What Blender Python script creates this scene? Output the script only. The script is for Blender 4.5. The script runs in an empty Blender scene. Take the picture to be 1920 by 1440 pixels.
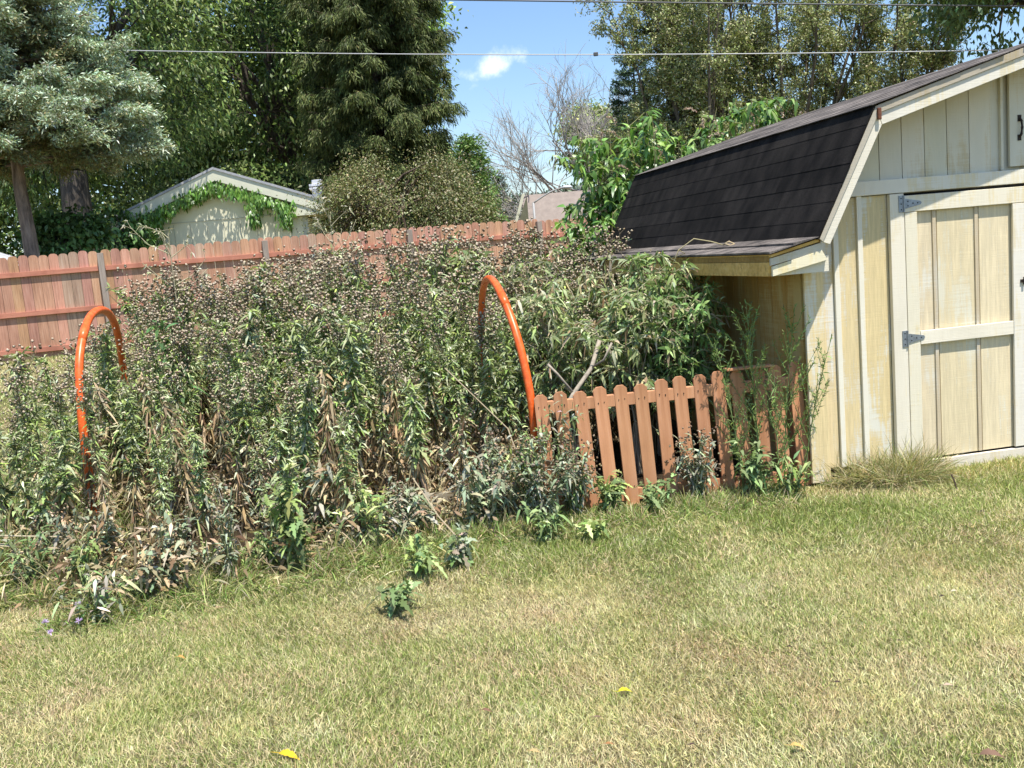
import bpy, math, random
import numpy as np
from mathutils import Vector, Matrix

# ------------------------------------------------------------------ camera
scn = bpy.context.scene
col = scn.collection
R_ = math.radians
pitch, roll = R_(7.75), R_(4.9)
cam_d = bpy.data.cameras.new("camera"); cam = bpy.data.objects.new("camera", cam_d); col.objects.link(cam)
cam_d.sensor_fit = 'HORIZONTAL'; cam_d.sensor_width = 36.0; cam_d.lens = 36.0 * 1800 / 1920
cam_d.clip_start = 0.05; cam_d.clip_end = 6000
_F = Vector((0, math.cos(pitch), -math.sin(pitch))); _X = Vector((1, 0, 0)); _U = Vector((0, math.sin(pitch), math.cos(pitch)))
_r = _X * math.cos(roll) - _U * math.sin(roll); _u = _X * math.sin(roll) + _U * math.cos(roll)
cam.matrix_world = Matrix(((_r.x, _u.x, -_F.x, 0), (_r.y, _u.y, -_F.y, 0), (_r.z, _u.z, -_F.z, 1.64), (0, 0, 0, 1)))
scn.camera = cam
# ------------------------------------------------------------------ sky, sun, exposure
SUN_EL = 69.0
sun_dir = Vector((0.58, -0.81, 0)).normalized() * math.cos(R_(SUN_EL)) + Vector((0, 0, math.sin(R_(SUN_EL))))
w = bpy.data.worlds.new("World"); scn.world = w; w.use_nodes = True
nt = w.node_tree; nt.nodes.clear()
out = nt.nodes.new("ShaderNodeOutputWorld"); bg = nt.nodes.new("ShaderNodeBackground")
sky = nt.nodes.new("ShaderNodeTexSky"); sky.sky_type = 'NISHITA'; sky.sun_disc = False
sky.sun_elevation = R_(SUN_EL); sky.sun_rotation = math.atan2(sun_dir.x, sun_dir.y)
sky.air_density = 1.25; sky.dust_density = 0.3; sky.ozone_density = 3.0
bg.inputs['Strength'].default_value = 0.11
# one small fair weather cloud high in the sky, in world directions
tc = nt.nodes.new("ShaderNodeTexCoord")
def _dotn(v):
    n = nt.nodes.new("ShaderNodeVectorMath"); n.operation = 'DOT_PRODUCT'; nt.links.new(tc.outputs['Generated'], n.inputs[0]); n.inputs[1].default_value = v; return n.outputs['Value']
def _m(op, a, b=None):
    n = nt.nodes.new("ShaderNodeMath"); n.operation = op
    for i, v in enumerate((a, b)):
        if v is None: continue
        if isinstance(v, (int, float)): n.inputs[i].default_value = v
        else: nt.links.new(v, n.inputs[i])
    return n.outputs[0]
cdir = Vector((8.558, 1000, 186.5)).normalized()
e1 = (Vector((1, 0, 0)) * math.cos(R_(20)) + Vector((0, -.18, .98)) * math.sin(R_(20))).normalized(); e2 = cdir.cross(e1).normalized()
dcc = cdir.dot(e1)
a1 = _m('DIVIDE', _m('SUBTRACT', _dotn(e1), dcc), .035); a2 = _m('DIVIDE', _dotn(e2), .0155)
rr = _m('SQRT', _m('ADD', _m('MULTIPLY', a1, a1), _m('MULTIPLY', a2, a2)))
nz = nt.nodes.new("ShaderNodeTexNoise"); nz.inputs['Scale'].default_value = 55; nz.inputs['Detail'].default_value = 7; nz.inputs['Roughness'].default_value = .62
nt.links.new(tc.outputs['Generated'], nz.inputs['Vector'])
fac = _m('ADD', _m('SUBTRACT', 1.0, rr), _m('MULTIPLY', _m('SUBTRACT', nz.outputs['Fac'], .5), 1.9))
mr = nt.nodes.new("ShaderNodeMapRange"); mr.interpolation_type = 'SMOOTHSTEP'; nt.links.new(fac, mr.inputs['Value'])
mr.inputs['From Min'].default_value = 0.0; mr.inputs['From Max'].default_value = 1.1; mr.inputs['To Max'].default_value = .78
front = _m('GREATER_THAN', _dotn(cdir), .9)
fc = _m('MULTIPLY', mr.outputs[0], front)
mx = nt.nodes.new("ShaderNodeMixRGB"); nt.links.new(fc, mx.inputs['Fac']); tn = nt.nodes.new("ShaderNodeMixRGB"); tn.blend_type = 'MULTIPLY'; tn.inputs[0].default_value = 1; nt.links.new(sky.outputs[0], tn.inputs[1]); tn.inputs[2].default_value = (.88, .97, 1.12, 1); nt.links.new(tn.outputs[0], mx.inputs[1]); mx.inputs[2].default_value = (9.0, 9.4, 10.0, 1)
nt.links.new(mx.outputs[0], bg.inputs['Color']); nt.links.new(bg.outputs[0], out.inputs['Surface'])
sd = bpy.data.lights.new("sun", 'SUN'); sd.energy = 5.0; sd.angle = R_(0.5); sd.color = (1.0, .955, .89)
so = bpy.data.objects.new("sun", sd); col.objects.link(so); so.rotation_euler = sun_dir.to_track_quat('Z', 'Y').to_euler(); so.location = (0, 0, 30)
scn.view_settings.view_transform = 'Standard'; scn.view_settings.look = 'None'; scn.view_settings.gamma = 1; scn.view_settings.exposure = 0.62
scn.render.engine = 'CYCLES'
scn.cycles.max_bounces = 6; scn.cycles.diffuse_bounces = 2; scn.cycles.glossy_bounces = 2; scn.cycles.transmission_bounces = 3; scn.cycles.transparent_max_bounces = 4
scn.cycles.use_denoising = True

# ------------------------------------------------------------------ helpers
rng = np.random.default_rng(7); random.seed(7)
def nrm(v): return v / np.maximum(np.linalg.norm(v, axis=-1, keepdims=True), 1e-9)

def tag(o, label=None, cat=None, group=None, kind=None):
    if label: o['label'] = label
    if cat: o['category'] = cat
    if group: o['group'] = group
    if kind: o['kind'] = kind
    return o
def empty(name, loc=(0, 0, 0), rz=0.0, label=None, cat=None, group=None, kind=None):
    o = bpy.data.objects.new(name, None); col.objects.link(o); o.location = loc; o.rotation_euler = (0, 0, rz); o.empty_display_size = .2
    return tag(o, label, cat, group, kind)
def dup(root, loc, rz=0.0, sc=1.0, tilt=(0, 0), label=None, group=None):
    r = root.copy(); col.objects.link(r); r.location = loc; r.rotation_euler = (tilt[0], tilt[1], rz); r.scale = (sc, sc, sc)
    if label: r['label'] = label
    if group: r['group'] = group
    for ch in list(root.children):
        c = ch.copy(); col.objects.link(c); c.parent = r
        for g in ch.children:
            d = g.copy(); col.objects.link(d); d.parent = c
    return r

def noise2(x, y, s, seed=0):
    x = np.asarray(x) * s + seed * 17.13; y = np.asarray(y) * s - seed * 9.71
    xi = np.floor(x).astype(np.int64); yi = np.floor(y).astype(np.int64); fx = x - xi; fy = y - yi
    fx = fx * fx * (3 - 2 * fx); fy = fy * fy * (3 - 2 * fy)
    def h(a, b):
        n = (a * 374761393 + b * 668265263 + seed * 144665) & 0x7fffffff
        n = ((n ^ (n >> 13)) * 1274126177) & 0x7fffffff
        return ((n ^ (n >> 16)) & 0xffff) / 65535.0
    return (h(xi, yi) * (1 - fx) + h(xi + 1, yi) * fx) * (1 - fy) + (h(xi, yi + 1) * (1 - fx) + h(xi + 1, yi + 1) * fx) * fy
def fbm(x, y, s, seed=0, o=4):
    v = 0; a = .5
    for i in range(o): v = v + a * noise2(x, y, s * 2 ** i, seed + i); a *= .5
    return v / (1 - .5 ** o)
def ss(x, a, b):
    t = np.clip((x - a) / (b - a), 0, 1); return t * t * (3 - 2 * t)
def gz(x, y):
    x = np.asarray(x, float); y = np.asarray(y, float)
    r = .64 * ss(y, 7.0, 15.5) + .02 * (fbm(x, y, .35, 3) - .5)
    return r

# ---- triangles to mesh, fast
def tri_mesh(name, V, T, C=None, mats=(), smooth=False):
    V = np.asarray(V, np.float32); T = np.asarray(T, np.int32)
    me = bpy.data.meshes.new(name)
    me.vertices.add(len(V)); me.vertices.foreach_set("co", V.ravel())
    me.loops.add(T.size); me.loops.foreach_set("vertex_index", T.ravel())
    me.polygons.add(len(T)); me.polygons.foreach_set("loop_start", np.arange(0, T.size, 3, dtype=np.int32))
    me.polygons.foreach_set("loop_total", np.full(len(T), 3, np.int32))
    if smooth: me.polygons.foreach_set("use_smooth", np.ones(len(T), bool))
    if C is not None:
        ca = me.color_attributes.new("Col", 'FLOAT_COLOR', 'POINT')
        c4 = np.ones((len(V), 4), np.float32); c4[:, :3] = C; ca.data.foreach_set("color", c4.ravel())
    me.update(calc_edges=True)
    for m in mats: me.materials.append(m)
    return me
def link(name, me, parent=None, loc=None):
    o = bpy.data.objects.new(name, me); col.objects.link(o)
    if parent: o.parent = parent
    if loc is not None: o.location = loc
    return o

class Soup:
    """collects triangle pieces with colours"""
    def __init__(s): s.V = []; s.T = []; s.C = []; s.n = 0
    def add(s, V, T, C):
        s.V.append(np.asarray(V, np.float32)); s.T.append(np.asarray(T, np.int64) + s.n); s.C.append(np.broadcast_to(np.asarray(C, np.float32), (len(V), 3))); s.n += len(V)
    def leaves(s, P, D, N, L, W, C, prof=((0, .18), (.35, 1), (.7, .68)), bend=0.0, fold=.12, side_wave=0.0):
        n = len(P)
        if n == 0: return
        D = nrm(D); S = nrm(np.cross(D, N)); N = np.cross(S, D)
        L = np.broadcast_to(np.asarray(L, float), (n,))[:, None]; W = np.broadcast_to(np.asarray(W, float), (n,))[:, None]
        bend = np.broadcast_to(np.asarray(bend, float), (n,))[:, None]
        G = np.array([0, 0, -1.0]); k = len(prof); vs = []
        for t, ww in prof:
            c = P + D * L * t + G * (bend * L * t * t)
            up = N * (fold * W * ww)
            vs.append(c - S * (W * ww * .5) + up); vs.append(c + S * (W * ww * .5) + up)
        vs.append(P + D * L + G * (bend * L))
        m = 2 * k + 1
        V = np.stack(vs, 1).reshape(-1, 3)
        t = []
        for i in range(k - 1): a = 2 * i; t += [(a, a + 1, a + 3), (a, a + 3, a + 2)]
        t.append((2 * k - 2, 2 * k - 1, 2 * k))
        T = (np.array(t)[None] + (np.arange(n) * m)[:, None, None]).reshape(-1, 3)
        s.add(V, T, np.repeat(np.asarray(C, float).reshape(n, 3), m, 0))
    def blobs(s, P, D, R, L, C, C2=None):
        n = len(P)
        if n == 0: return
        D = nrm(D); A = nrm(np.cross(D, np.array([.3, .2, .93]))); B = np.cross(D, A)
        R = np.broadcast_to(np.asarray(R, float), (n,))[:, None]; L = np.broadcast_to(np.asarray(L, float), (n,))[:, None]
        vs = [P]
        for i in range(5): a = i * 2 * math.pi / 5; vs.append(P + D * L * .4 + (A * math.cos(a) + B * math.sin(a)) * R)
        vs.append(P + D * L)
        V = np.stack(vs, 1).reshape(-1, 3)
        t = []
        for i in range(5): j = (i + 1) % 5; t += [(0, 1 + j, 1 + i), (6, 1 + i, 1 + j)]
        T = (np.array(t)[None] + (np.arange(n) * 7)[:, None, None]).reshape(-1, 3)
        Cc = np.repeat(np.asarray(C, float).reshape(n, 3), 7, 0)
        if C2 is not None: Cc = Cc.copy(); Cc[6::7] = C2
        s.add(V, T, Cc)
    def tube(s, pts, rad, C, k=5):
        pts = np.asarray(pts, float); n = len(pts); rad = np.broadcast_to(np.asarray(rad, float), (n,))
        tg = nrm(np.gradient(pts, axis=0)); ref = np.array([0, 0, 1.0]) if abs(tg[0, 2]) < .9 else np.array([1.0, 0, 0])
        A = nrm(np.cross(tg, ref)); B = np.cross(tg, A)
        ang = np.arange(k) * 2 * math.pi / k
        V = pts[:, None] + (A[:, None] * np.cos(ang)[None, :, None] + B[:, None] * np.sin(ang)[None, :, None]) * rad[:, None, None]
        t = []
        for i in range(n - 1):
            for j in range(k):
                a = i * k + j; b = i * k + (j + 1) % k; t += [(a, b, b + k), (a, b + k, a + k)]
        s.add(V.reshape(-1, 3), t, C)
    def mesh(s, name, mats, smooth=False):
        return tri_mesh(name, np.concatenate(s.V), np.concatenate(s.T), np.concatenate(s.C), mats, smooth)
    def build(s, name, mat, parent=None, smooth=False):
        if not s.V: return None
        return link(name, s.mesh(name, [mat], smooth), parent)

def cols(base, n, var=.25, hue=.08, r=None):
    r = r or rng
    b = np.asarray(base, float)[None] * np.exp(r.normal(0, var, (n, 1))) * (1 + r.normal(0, hue, (n, 3)))
    return np.clip(b, .004, .95)
def mixc(list_, n, weights=None, var=.2, hue=.06, r=None):
    r = r or rng
    a = np.asarray(list_, float); i = r.choice(len(a), n, p=weights)
    return np.clip(a[i] * np.exp(r.normal(0, var, (n, 1))) * (1 + r.normal(0, hue, (n, 3))), .004, .95)
def rdir(n, r=None):
    r = r or rng; return nrm(r.normal(size=(n, 3)))

class MB:
    """boxes, prisms and tubes of one part, in a local frame"""
    def __init__(s): s.v = []; s.f = []; s.c = []
    def _add(s, v, f, c=(1, 1, 1)):
        n = len(s.v); s.v += [tuple(p) for p in v]; s.f += [tuple(i + n for i in q) for q in f]; s.c += [c] * len(v)
    def box(s, x0, x1, y0, y1, z0, z1, c=(1, 1, 1)):
        s._add([(x, y, z) for z in (z0, z1) for y in (y0, y1) for x in (x0, x1)], [(0, 2, 3, 1), (4, 5, 7, 6), (0, 1, 5, 4), (2, 6, 7, 3), (0, 4, 6, 2), (1, 3, 7, 5)], c)
    def prism(s, poly, y0, y1, c=(1, 1, 1)):
        """outline in x,z pushed along y"""
        n = len(poly)
        s._add([(x, y0, z) for x, z in poly] + [(x, y1, z) for x, z in poly], [tuple(range(n))] + [tuple(range(2 * n - 1, n - 1, -1))] + [(i, i + n, (i + 1) % n + n, (i + 1) % n) for i in range(n)], c)
    def prismx(s, poly, x0, x1, c=(1, 1, 1)):
        n = len(poly)
        s._add([(x0, y, z) for y, z in poly] + [(x1, y, z) for y, z in poly], [tuple(range(n - 1, -1, -1))] + [tuple(range(n, 2 * n))] + [(i, (i + 1) % n, (i + 1) % n + n, i + n) for i in range(n)], c)
    def tube(s, pts, r, k=8, c=(1, 1, 1)):
        so_ = Soup(); so_.tube(pts, r, (1, 1, 1), k); n = len(so_.V[0]); f = [tuple(t) for t in so_.T[0]]
        s._add(so_.V[0].tolist(), f + [tuple(range(k - 1, -1, -1)), tuple(range(n - k, n))], c)
    def build(s, name, mat, parent=None, bevel=0.0, loc=None, smooth=False):
        me = bpy.data.meshes.new(name); me.from_pydata(s.v, [], s.f)
        ca = me.color_attributes.new("Col", 'FLOAT_COLOR', 'POINT')
        ca.data.foreach_set("color", np.array([(*c, 1) for c in s.c], np.float32).ravel())
        me.materials.append(mat)
        import bmesh
        bm = bmesh.new(); bm.from_mesh(me); bmesh.ops.recalc_face_normals(bm, faces=bm.faces); bm.to_mesh(me); bm.free()
        if smooth: me.polygons.foreach_set("use_smooth", np.ones(len(me.polygons), bool))
        o = link(name, me, parent, loc)
        if bevel: b = o.modifiers.new("bevel", 'BEVEL'); b.width = bevel; b.segments = 2; b.limit_method = 'ANGLE'
        return o

# ------------------------------------------------------------------ materials
def mat_new(name):
    m = bpy.data.materials.new(name); m.use_nodes = True; n = m.node_tree.nodes; l = m.node_tree.links
    return m, n, l, n['Principled BSDF']
def leaf_mat(name, trans=.3, rough=.5, spec=.35):
    m, n, l, p = mat_new(name); a = n.new('ShaderNodeAttribute'); a.attribute_name = 'Col'
    l.new(a.outputs['Color'], p.inputs['Base Color']); p.inputs['Roughness'].default_value = rough; p.inputs['Specular IOR Level'].default_value = spec
    if trans > 0:
        t = n.new('ShaderNodeBsdfTranslucent'); mc = n.new('ShaderNodeMixRGB'); mc.blend_type = 'MULTIPLY'; mc.inputs['Fac'].default_value = 1; mc.inputs[2].default_value = (1.25, 1.35, .7, 1)
        l.new(a.outputs['Color'], mc.inputs[1]); l.new(mc.outputs[0], t.inputs['Color'])
        ms = n.new('ShaderNodeMixShader'); ms.inputs[0].default_value = trans; l.new(p.outputs[0], ms.inputs[1]); l.new(t.outputs[0], ms.inputs[2])
        l.new(ms.outputs[0], n['Material Output'].inputs['Surface'])
    return m
def bark_mat(name, sc):
    m, n, l, p = mat_new(name); a = n.new('ShaderNodeAttribute'); a.attribute_name = 'Col'
    tcn = n.new('ShaderNodeTexCoord'); mp = n.new('ShaderNodeMapping'); mp.inputs['Scale'].default_value = sc; l.new(tcn.outputs['Object'], mp.inputs[0])
    g = n.new('ShaderNodeTexNoise'); g.inputs['Scale'].default_value = 1; g.inputs['Detail'].default_value = 7; g.inputs['Roughness'].default_value = .7; l.new(mp.outputs[0], g.inputs['Vector'])
    rr_ = n.new('ShaderNodeValToRGB'); rr_.color_ramp.elements[0].position = .36; rr_.color_ramp.elements[0].color = (.3, .27, .25, 1); rr_.color_ramp.elements[1].position = .66; rr_.color_ramp.elements[1].color = (1.5, 1.45, 1.4, 1); l.new(g.outputs['Fac'], rr_.inputs[0])
    mc = n.new('ShaderNodeMixRGB'); mc.blend_type = 'MULTIPLY'; mc.inputs[0].default_value = 1; l.new(a.outputs['Color'], mc.inputs[1]); l.new(rr_.outputs[0], mc.inputs[2]); l.new(mc.outputs[0], p.inputs['Base Color'])
    p.inputs['Roughness'].default_value = .95; b = n.new('ShaderNodeBump'); b.inputs['Strength'].default_value = 1; b.inputs['Distance'].default_value = .05; l.new(g.outputs['Fac'], b.inputs['Height']); l.new(b.outputs[0], p.inputs['Normal'])
    return m
M_TRUNK = bark_mat('rough_bark', (9, 9, 1.6))
M_LEAF = leaf_mat('leaf', .18, .55, .2); M_DRY = leaf_mat('dry_leaf', .12, .8, .15); M_NEEDLE = leaf_mat('needle', .12, .6, .25); M_BARK = leaf_mat('bark_tint', 0, .9, .1)
M_FAR = leaf_mat('tree_leaf', .14, .45, .4); M_GRASS = leaf_mat('grass_blade', .25, .6, .25); M_GLOSSY = leaf_mat('glossy_leaf', .3, .35, .5)

def tex(n, l, kind, vec=None, **kw):
    t = n.new(kind)
    for k, v in kw.items():
        if k in t.inputs: t.inputs[k].default_value = v
        else: setattr(t, k, v)
    if vec is not None: l.new(vec, t.inputs['Vector'])
    return t
def mapping(n, l, scale, src='Object'):
    tcn = n.new('ShaderNodeTexCoord'); mp = n.new('ShaderNodeMapping'); mp.inputs['Scale'].default_value = scale; l.new(tcn.outputs[src], mp.inputs[0]); return mp.outputs[0]
def ramp(n, l, fac, stops):
    r = n.new('ShaderNodeValToRGB'); e = r.color_ramp.elements
    while len(e) < len(stops): e.new(.5)
    for i, (p_, c) in enumerate(stops): e[i].position = p_; e[i].color = (*c, 1)
    l.new(fac, r.inputs[0]); return r.outputs[0]
def mixn(n, l, fac, a, b, mode='MIX'):
    m = n.new('ShaderNodeMixRGB'); m.blend_type = mode
    if isinstance(fac, (int, float)): m.inputs[0].default_value = fac
    else: l.new(fac, m.inputs[0])
    for i, v in ((1, a), (2, b)):
        if isinstance(v, tuple): m.inputs[i].default_value = (*v, 1)
        else: l.new(v, m.inputs[i])
    return m.outputs[0]
def bump(n, l, p, h, s=.3, d=.01):
    b = n.new('ShaderNodeBump'); b.inputs['Strength'].default_value = s; b.inputs['Distance'].default_value = d; l.new(h, b.inputs['Height']); l.new(b.outputs[0], p.inputs['Normal'])

def wood_mat(name, base, dark, light, grain=(60, 60, 3), rough=.75, attr=True, contrast=.5, bs=.25):
    """stained or painted board: grain along local z, tone per board from the mesh tint"""
    m, n, l, p = mat_new(name)
    v = mapping(n, l, grain); g = tex(n, l, 'ShaderNodeTexNoise', v, Scale=1.0, Detail=6.0, Roughness=.65)
    v2 = mapping(n, l, (3, 3, 1.2)); g2 = tex(n, l, 'ShaderNodeTexNoise', v2, Scale=1.5, Detail=4.0)
    c = ramp(n, l, g.outputs['Fac'], [(.3, dark), (.5, base), (.72, light)])
    c = mixn(n, l, contrast, base, c)
    c2 = ramp(n, l, g2.outputs['Fac'], [(.3, (.72, .7, .68)), (.6, (1.05, 1.05, 1.05))])
    c = mixn(n, l, .8, c, c2, 'MULTIPLY')
    if attr:
        a = n.new('ShaderNodeAttribute'); a.attribute_name = 'Col'; c = mixn(n, l, 1.0, c, a.outputs['Color'], 'MULTIPLY')
    l.new(c, p.inputs['Base Color']); p.inputs['Roughness'].default_value = rough; p.inputs['Specular IOR Level'].default_value = .25
    bump(n, l, p, g.outputs['Fac'], bs, .004)
    return m
M_FENCE = wood_mat('red_cedar_boards', (.55, .30, .19), (.28, .15, .10), (.68, .44, .31), (45, 45, 2.2), contrast=.75)
M_RAIL = wood_mat('red_rail', (.50, .20, .13), (.34, .13, .09), (.56, .28, .18), (4, 60, 60))
M_POST = wood_mat('grey_post', (.33, .27, .22), (.2, .16, .13), (.45, .39, .33), (50, 50, 2))
M_PICKET = wood_mat('picket_stain', (.62, .30, .15), (.45, .20, .095), (.70, .39, .23), (38, 38, 2.0), contrast=.65, rough=.65)
M_TIMBER = wood_mat('grey_timber', (.38, .33, .25), (.22, .18, .13), (.5, .45, .36), (3, 50, 50))
M_WOODY = wood_mat('ochre_wood', (.72, .46, .13), (.40, .25, .09), (.78, .58, .26), (2, 30, 30), contrast=.8)

def siding_mat(name, paint, worn, worn_amt, seed=0.0):
    """rough sawn plywood under thin white paint; ochre wood shows through in tall uneven patches"""
    m, n, l, p = mat_new(name)
    v = mapping(n, l, (3.2, 3.2, .9)); g = tex(n, l, 'ShaderNodeTexNoise', v, Scale=1.6, Detail=5.0, Roughness=.6, Distortion=.3)
    v2 = mapping(n, l, (55, 55, 3.5)); gr = tex(n, l, 'ShaderNodeTexNoise', v2, Scale=1.0, Detail=5.0, Roughness=.7)
    v3 = mapping(n, l, (3, 3, 170)); sw = tex(n, l, 'ShaderNodeTexNoise', v3, Scale=1.0, Detail=3.0, Roughness=.6)
    f = mixn(n, l, .34, g.outputs['Fac'], gr.outputs['Fac'])
    f = mixn(n, l, .15, f, sw.outputs['Fac'])
    lo = .62 - worn_amt * .30
    fr = ramp(n, l, f, [(lo + .01, (0, 0, 0)), (lo + .075, (1, 1, 1))])
    wv = ramp(n, l, gr.outputs['Fac'], [(.3, tuple(x * .80 for x in worn)), (.7, tuple(min(1, x * 1.12) for x in worn))])
    c = mixn(n, l, fr, paint, wv)
    st = ramp(n, l, g.outputs['Fac'], [(.25, (.88, .87, .84)), (.55, (1, 1, 1))])
    c = mixn(n, l, .8, c, st, 'MULTIPLY')
    a = n.new('ShaderNodeAttribute'); a.attribute_name = 'Col'; c = mixn(n, l, 1.0, c, a.outputs['Color'], 'MULTIPLY')
    l.new(c, p.inputs['Base Color']); p.inputs['Roughness'].default_value = .8; p.inputs['Specular IOR Level'].default_value = .2
    h = mixn(n, l, .5, sw.outputs['Fac'], gr.outputs['Fac']); bump(n, l, p, h, .55, .004)
    return m
M_SIDE = siding_mat('worn_siding', (.82, .79, .70), (.78, .63, .36), .66)
M_DOOR = siding_mat('worn_door_panel', (.82, .775, .64), (.78, .66, .44), .72)
M_GABLE = siding_mat('white_gable_boards', (.74, .69, .54), (.66, .56, .36), .32)
M_TRIM = siding_mat('white_trim', (.80, .745, .61), (.74, .64, .42), .34)
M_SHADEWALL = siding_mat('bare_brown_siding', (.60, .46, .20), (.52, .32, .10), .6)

def simple(name, c, rough=.6, metal=0.0, nscale=None, nvar=.25, bs=0.0, spec=.4):
    m, n, l, p = mat_new(name)
    if nscale:
        v = mapping(n, l, (1, 1, 1)); g = tex(n, l, 'ShaderNodeTexNoise', v, Scale=float(nscale), Detail=6.0, Roughness=.65)
        cc = ramp(n, l, g.outputs['Fac'], [(.3, tuple(x * (1 - nvar) for x in c)), (.7, tuple(min(1, x * (1 + nvar)) for x in c))])
        l.new(cc, p.inputs['Base Color'])
        if bs: bump(n, l, p, g.outputs['Fac'], bs, .01)
    else: p.inputs['Base Color'].default_value = (*c, 1)
    p.inputs['Roughness'].default_value = rough; p.inputs['Metallic'].default_value = metal; p.inputs['Specular IOR Level'].default_value = spec
    return m
M_GALV = simple('galvanised_steel', (.30, .33, .36), .45, .7, 60, .25)
M_BLACKIRON = simple('rusty_black_iron', (.035, .025, .02), .6, .3, 90, .5)
M_DARK = simple('dark_gap', (.012, .011, .01), .9)
M_BRACKET = simple('rust_brown_metal', (.16, .06, .03), .8, .2, 40, .4)
M_CREAM = simple('cream_paint', (.84, .79, .57), .7, 0, 2.5, .06)
M_CREAMTRIM = simple('cream_trim', (.74, .72, .55), .6, 0, 3, .05)
M_ROOFGREY = simple('grey_roof', (.42, .42, .43), .8, 0, 12, .2)
M_WHITEMETAL = simple('white_metal', (.62, .63, .66), .5)
M_GLASS = simple('window_glass', (.18, .2, .2), .15, 0, 6, .6)
M_WIRE = simple('wire_grey', (.42, .42, .42), .5, .2)
M_WIREDARK = simple('wire_dark', (.09, .09, .09), .5)
M_LAMP = simple('lamp_grey', (.35, .35, .35), .5)
M_TAN = simple('tan_shingles', (.26, .215, .185), .9, 0, 3.5, .14)
M_GREENWALL = simple('olive_clapboard', (.17, .17, .11), .8, 0, 5, .15)

# orange pipe with sun bleaching scuffs
m, n, l, p = mat_new('orange_pipe'); v = mapping(n, l, (1, 1, 1)); g = tex(n, l, 'ShaderNodeTexNoise', v, Scale=22.0, Detail=8.0, Roughness=.75)
c = ramp(n, l, g.outputs['Fac'], [(.3, (.55, .075, .012)), (.5, (.80, .125, .014)), (.70, (.84, .20, .06))]); l.new(c, p.inputs['Base Color']); p.inputs['Roughness'].default_value = .38
M_ORANGE = m

# shingles: granules, tabs and weather streaks
def shingle(name, c):
    m, n, l, p = mat_new(name); v = mapping(n, l, (1, 1, 1))
    g = tex(n, l, 'ShaderNodeTexNoise', v, Scale=180.0, Detail=2.0); g2 = tex(n, l, 'ShaderNodeTexNoise', mapping(n, l, (5, 5, 1.2)), Scale=1.6, Detail=5.0)
    a = ramp(n, l, g.outputs['Fac'], [(.3, tuple(x * .55 for x in c)), (.7, tuple(x * 1.5 for x in c))])
    b = ramp(n, l, g2.outputs['Fac'], [(.32, (.55, .55, .55)), (.68, (1.8, 1.72, 1.62))]); cc = mixn(n, l, 1.0, a, b, 'MULTIPLY')
    at = n.new('ShaderNodeAttribute'); at.attribute_name = 'Col'; cc = mixn(n, l, 1.0, cc, at.outputs['Color'], 'MULTIPLY')
    l.new(cc, p.inputs['Base Color']); p.inputs['Roughness'].default_value = .95; p.inputs['Specular IOR Level'].default_value = .12; bump(n, l, p, g.outputs['Fac'], .5, .004)
    return m
M_SHINGLE = shingle('dark_shingles', (.0125, .0114, .0106))

# ------------------------------------------------------------------ ground
def bed_front(x):
    x = np.asarray(x, float); return np.where(x < -2.2, 4.80 + (-2.2 - x) * .75, np.where(x < -.2, 5.72 + .46 * (x + .2), 5.72 + .10 * (x + .2)))
def bedmask(x, y):
    """1 inside the overgrown bed (dark soil, dead litter)"""
    e = .12 * (fbm(x, y, 2.0, 77, 3) - .5) * 2
    return ss(y - bed_front(x) + e, .0, .3) * (1 - ss(y, 9.6, 10.2)) * ss(x, -3.55, -3.1) * (1 - ss(x - (1.85 - .18 * (y - 6)), -.15, .15))
def lawn_col(x, y):
    a = fbm(x, y, .9, 11); b = fbm(x, y, 2.6, 23, 3); c = noise2(x, y, 6.0, 5)
    g = ss(a * .55 + b * .45, .36, .62)            # greenness
    near = np.exp(-(((x - .75) / 1.5) ** 2 + ((y - 5.45) / .45) ** 2)) + .8 * np.exp(-(((x - 3.0) / 1.1) ** 2 + ((y - 5.35) / .35) ** 2)) + .6 * np.exp(-(((x + .6) / 2) ** 2 + ((y - 5.2) / .35) ** 2))
    g = np.clip(g * .47 + near * .38 + .05, 0, 1)
    straw = np.array([.62, .56, .27]); straw2 = np.array([.64, .53, .31]); green = np.array([.27, .32, .09])
    s = straw[None] * (1 - c[:, None]) + straw2[None] * c[:, None]
    pt = (ss(fbm(x, y, 3.1, 91, 4), .58, .78) * .5)[:, None]; s = s * (1 - pt) + np.array([.62, .45, .27]) * pt
    pl_ = (ss(fbm(x, y, 2.7, 63, 4), .56, .76) * .6)[:, None]; s = s * (1 - pl_) + np.array([.70, .65, .38]) * pl_; g = g * (1 - .4 * pt[:, 0]) * (1 - .3 * pl_[:, 0])
    return s, green, g
xs = np.concatenate([-np.geomspace(900, 9.2, 26), np.arange(-9, 9.01, .09), np.geomspace(9.2, 900, 26)])
ys = np.concatenate([[-400, -120, -40, -12, -4], np.arange(-1, 19, .09), np.geomspace(19.2, 2500, 34)])
GX, GY = np.meshgrid(xs, ys); nx, ny = len(xs), len(ys); gx = GX.ravel(); gy = GY.ravel()
V = np.stack([gx, gy, gz(gx, gy)], 1)
i0 = (np.arange(ny - 1)[:, None] * nx + np.arange(nx - 1)[None]).ravel()
T = np.concatenate([np.stack([i0, i0 + 1, i0 + nx + 1], 1), np.stack([i0, i0 + nx + 1, i0 + nx], 1)])
s_, gr_, g_ = lawn_col(gx, gy); cc = (s_ * (1 - g_[:, None]) + gr_[None] * g_[:, None]) * .42
bm_ = bedmask(gx, gy)[:, None]; cc = cc * (1 - bm_) + np.array([.075, .055, .035]) * bm_
dryp = (np.exp(-(((gx - 3.2) / 1.3) ** 2 + ((gy - (5.98 + .185 * (gx - 2.5))) / .14) ** 2)))[:, None]; cc = cc * (1 - dryp) + np.array([.50, .33, .15]) * dryp
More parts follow.
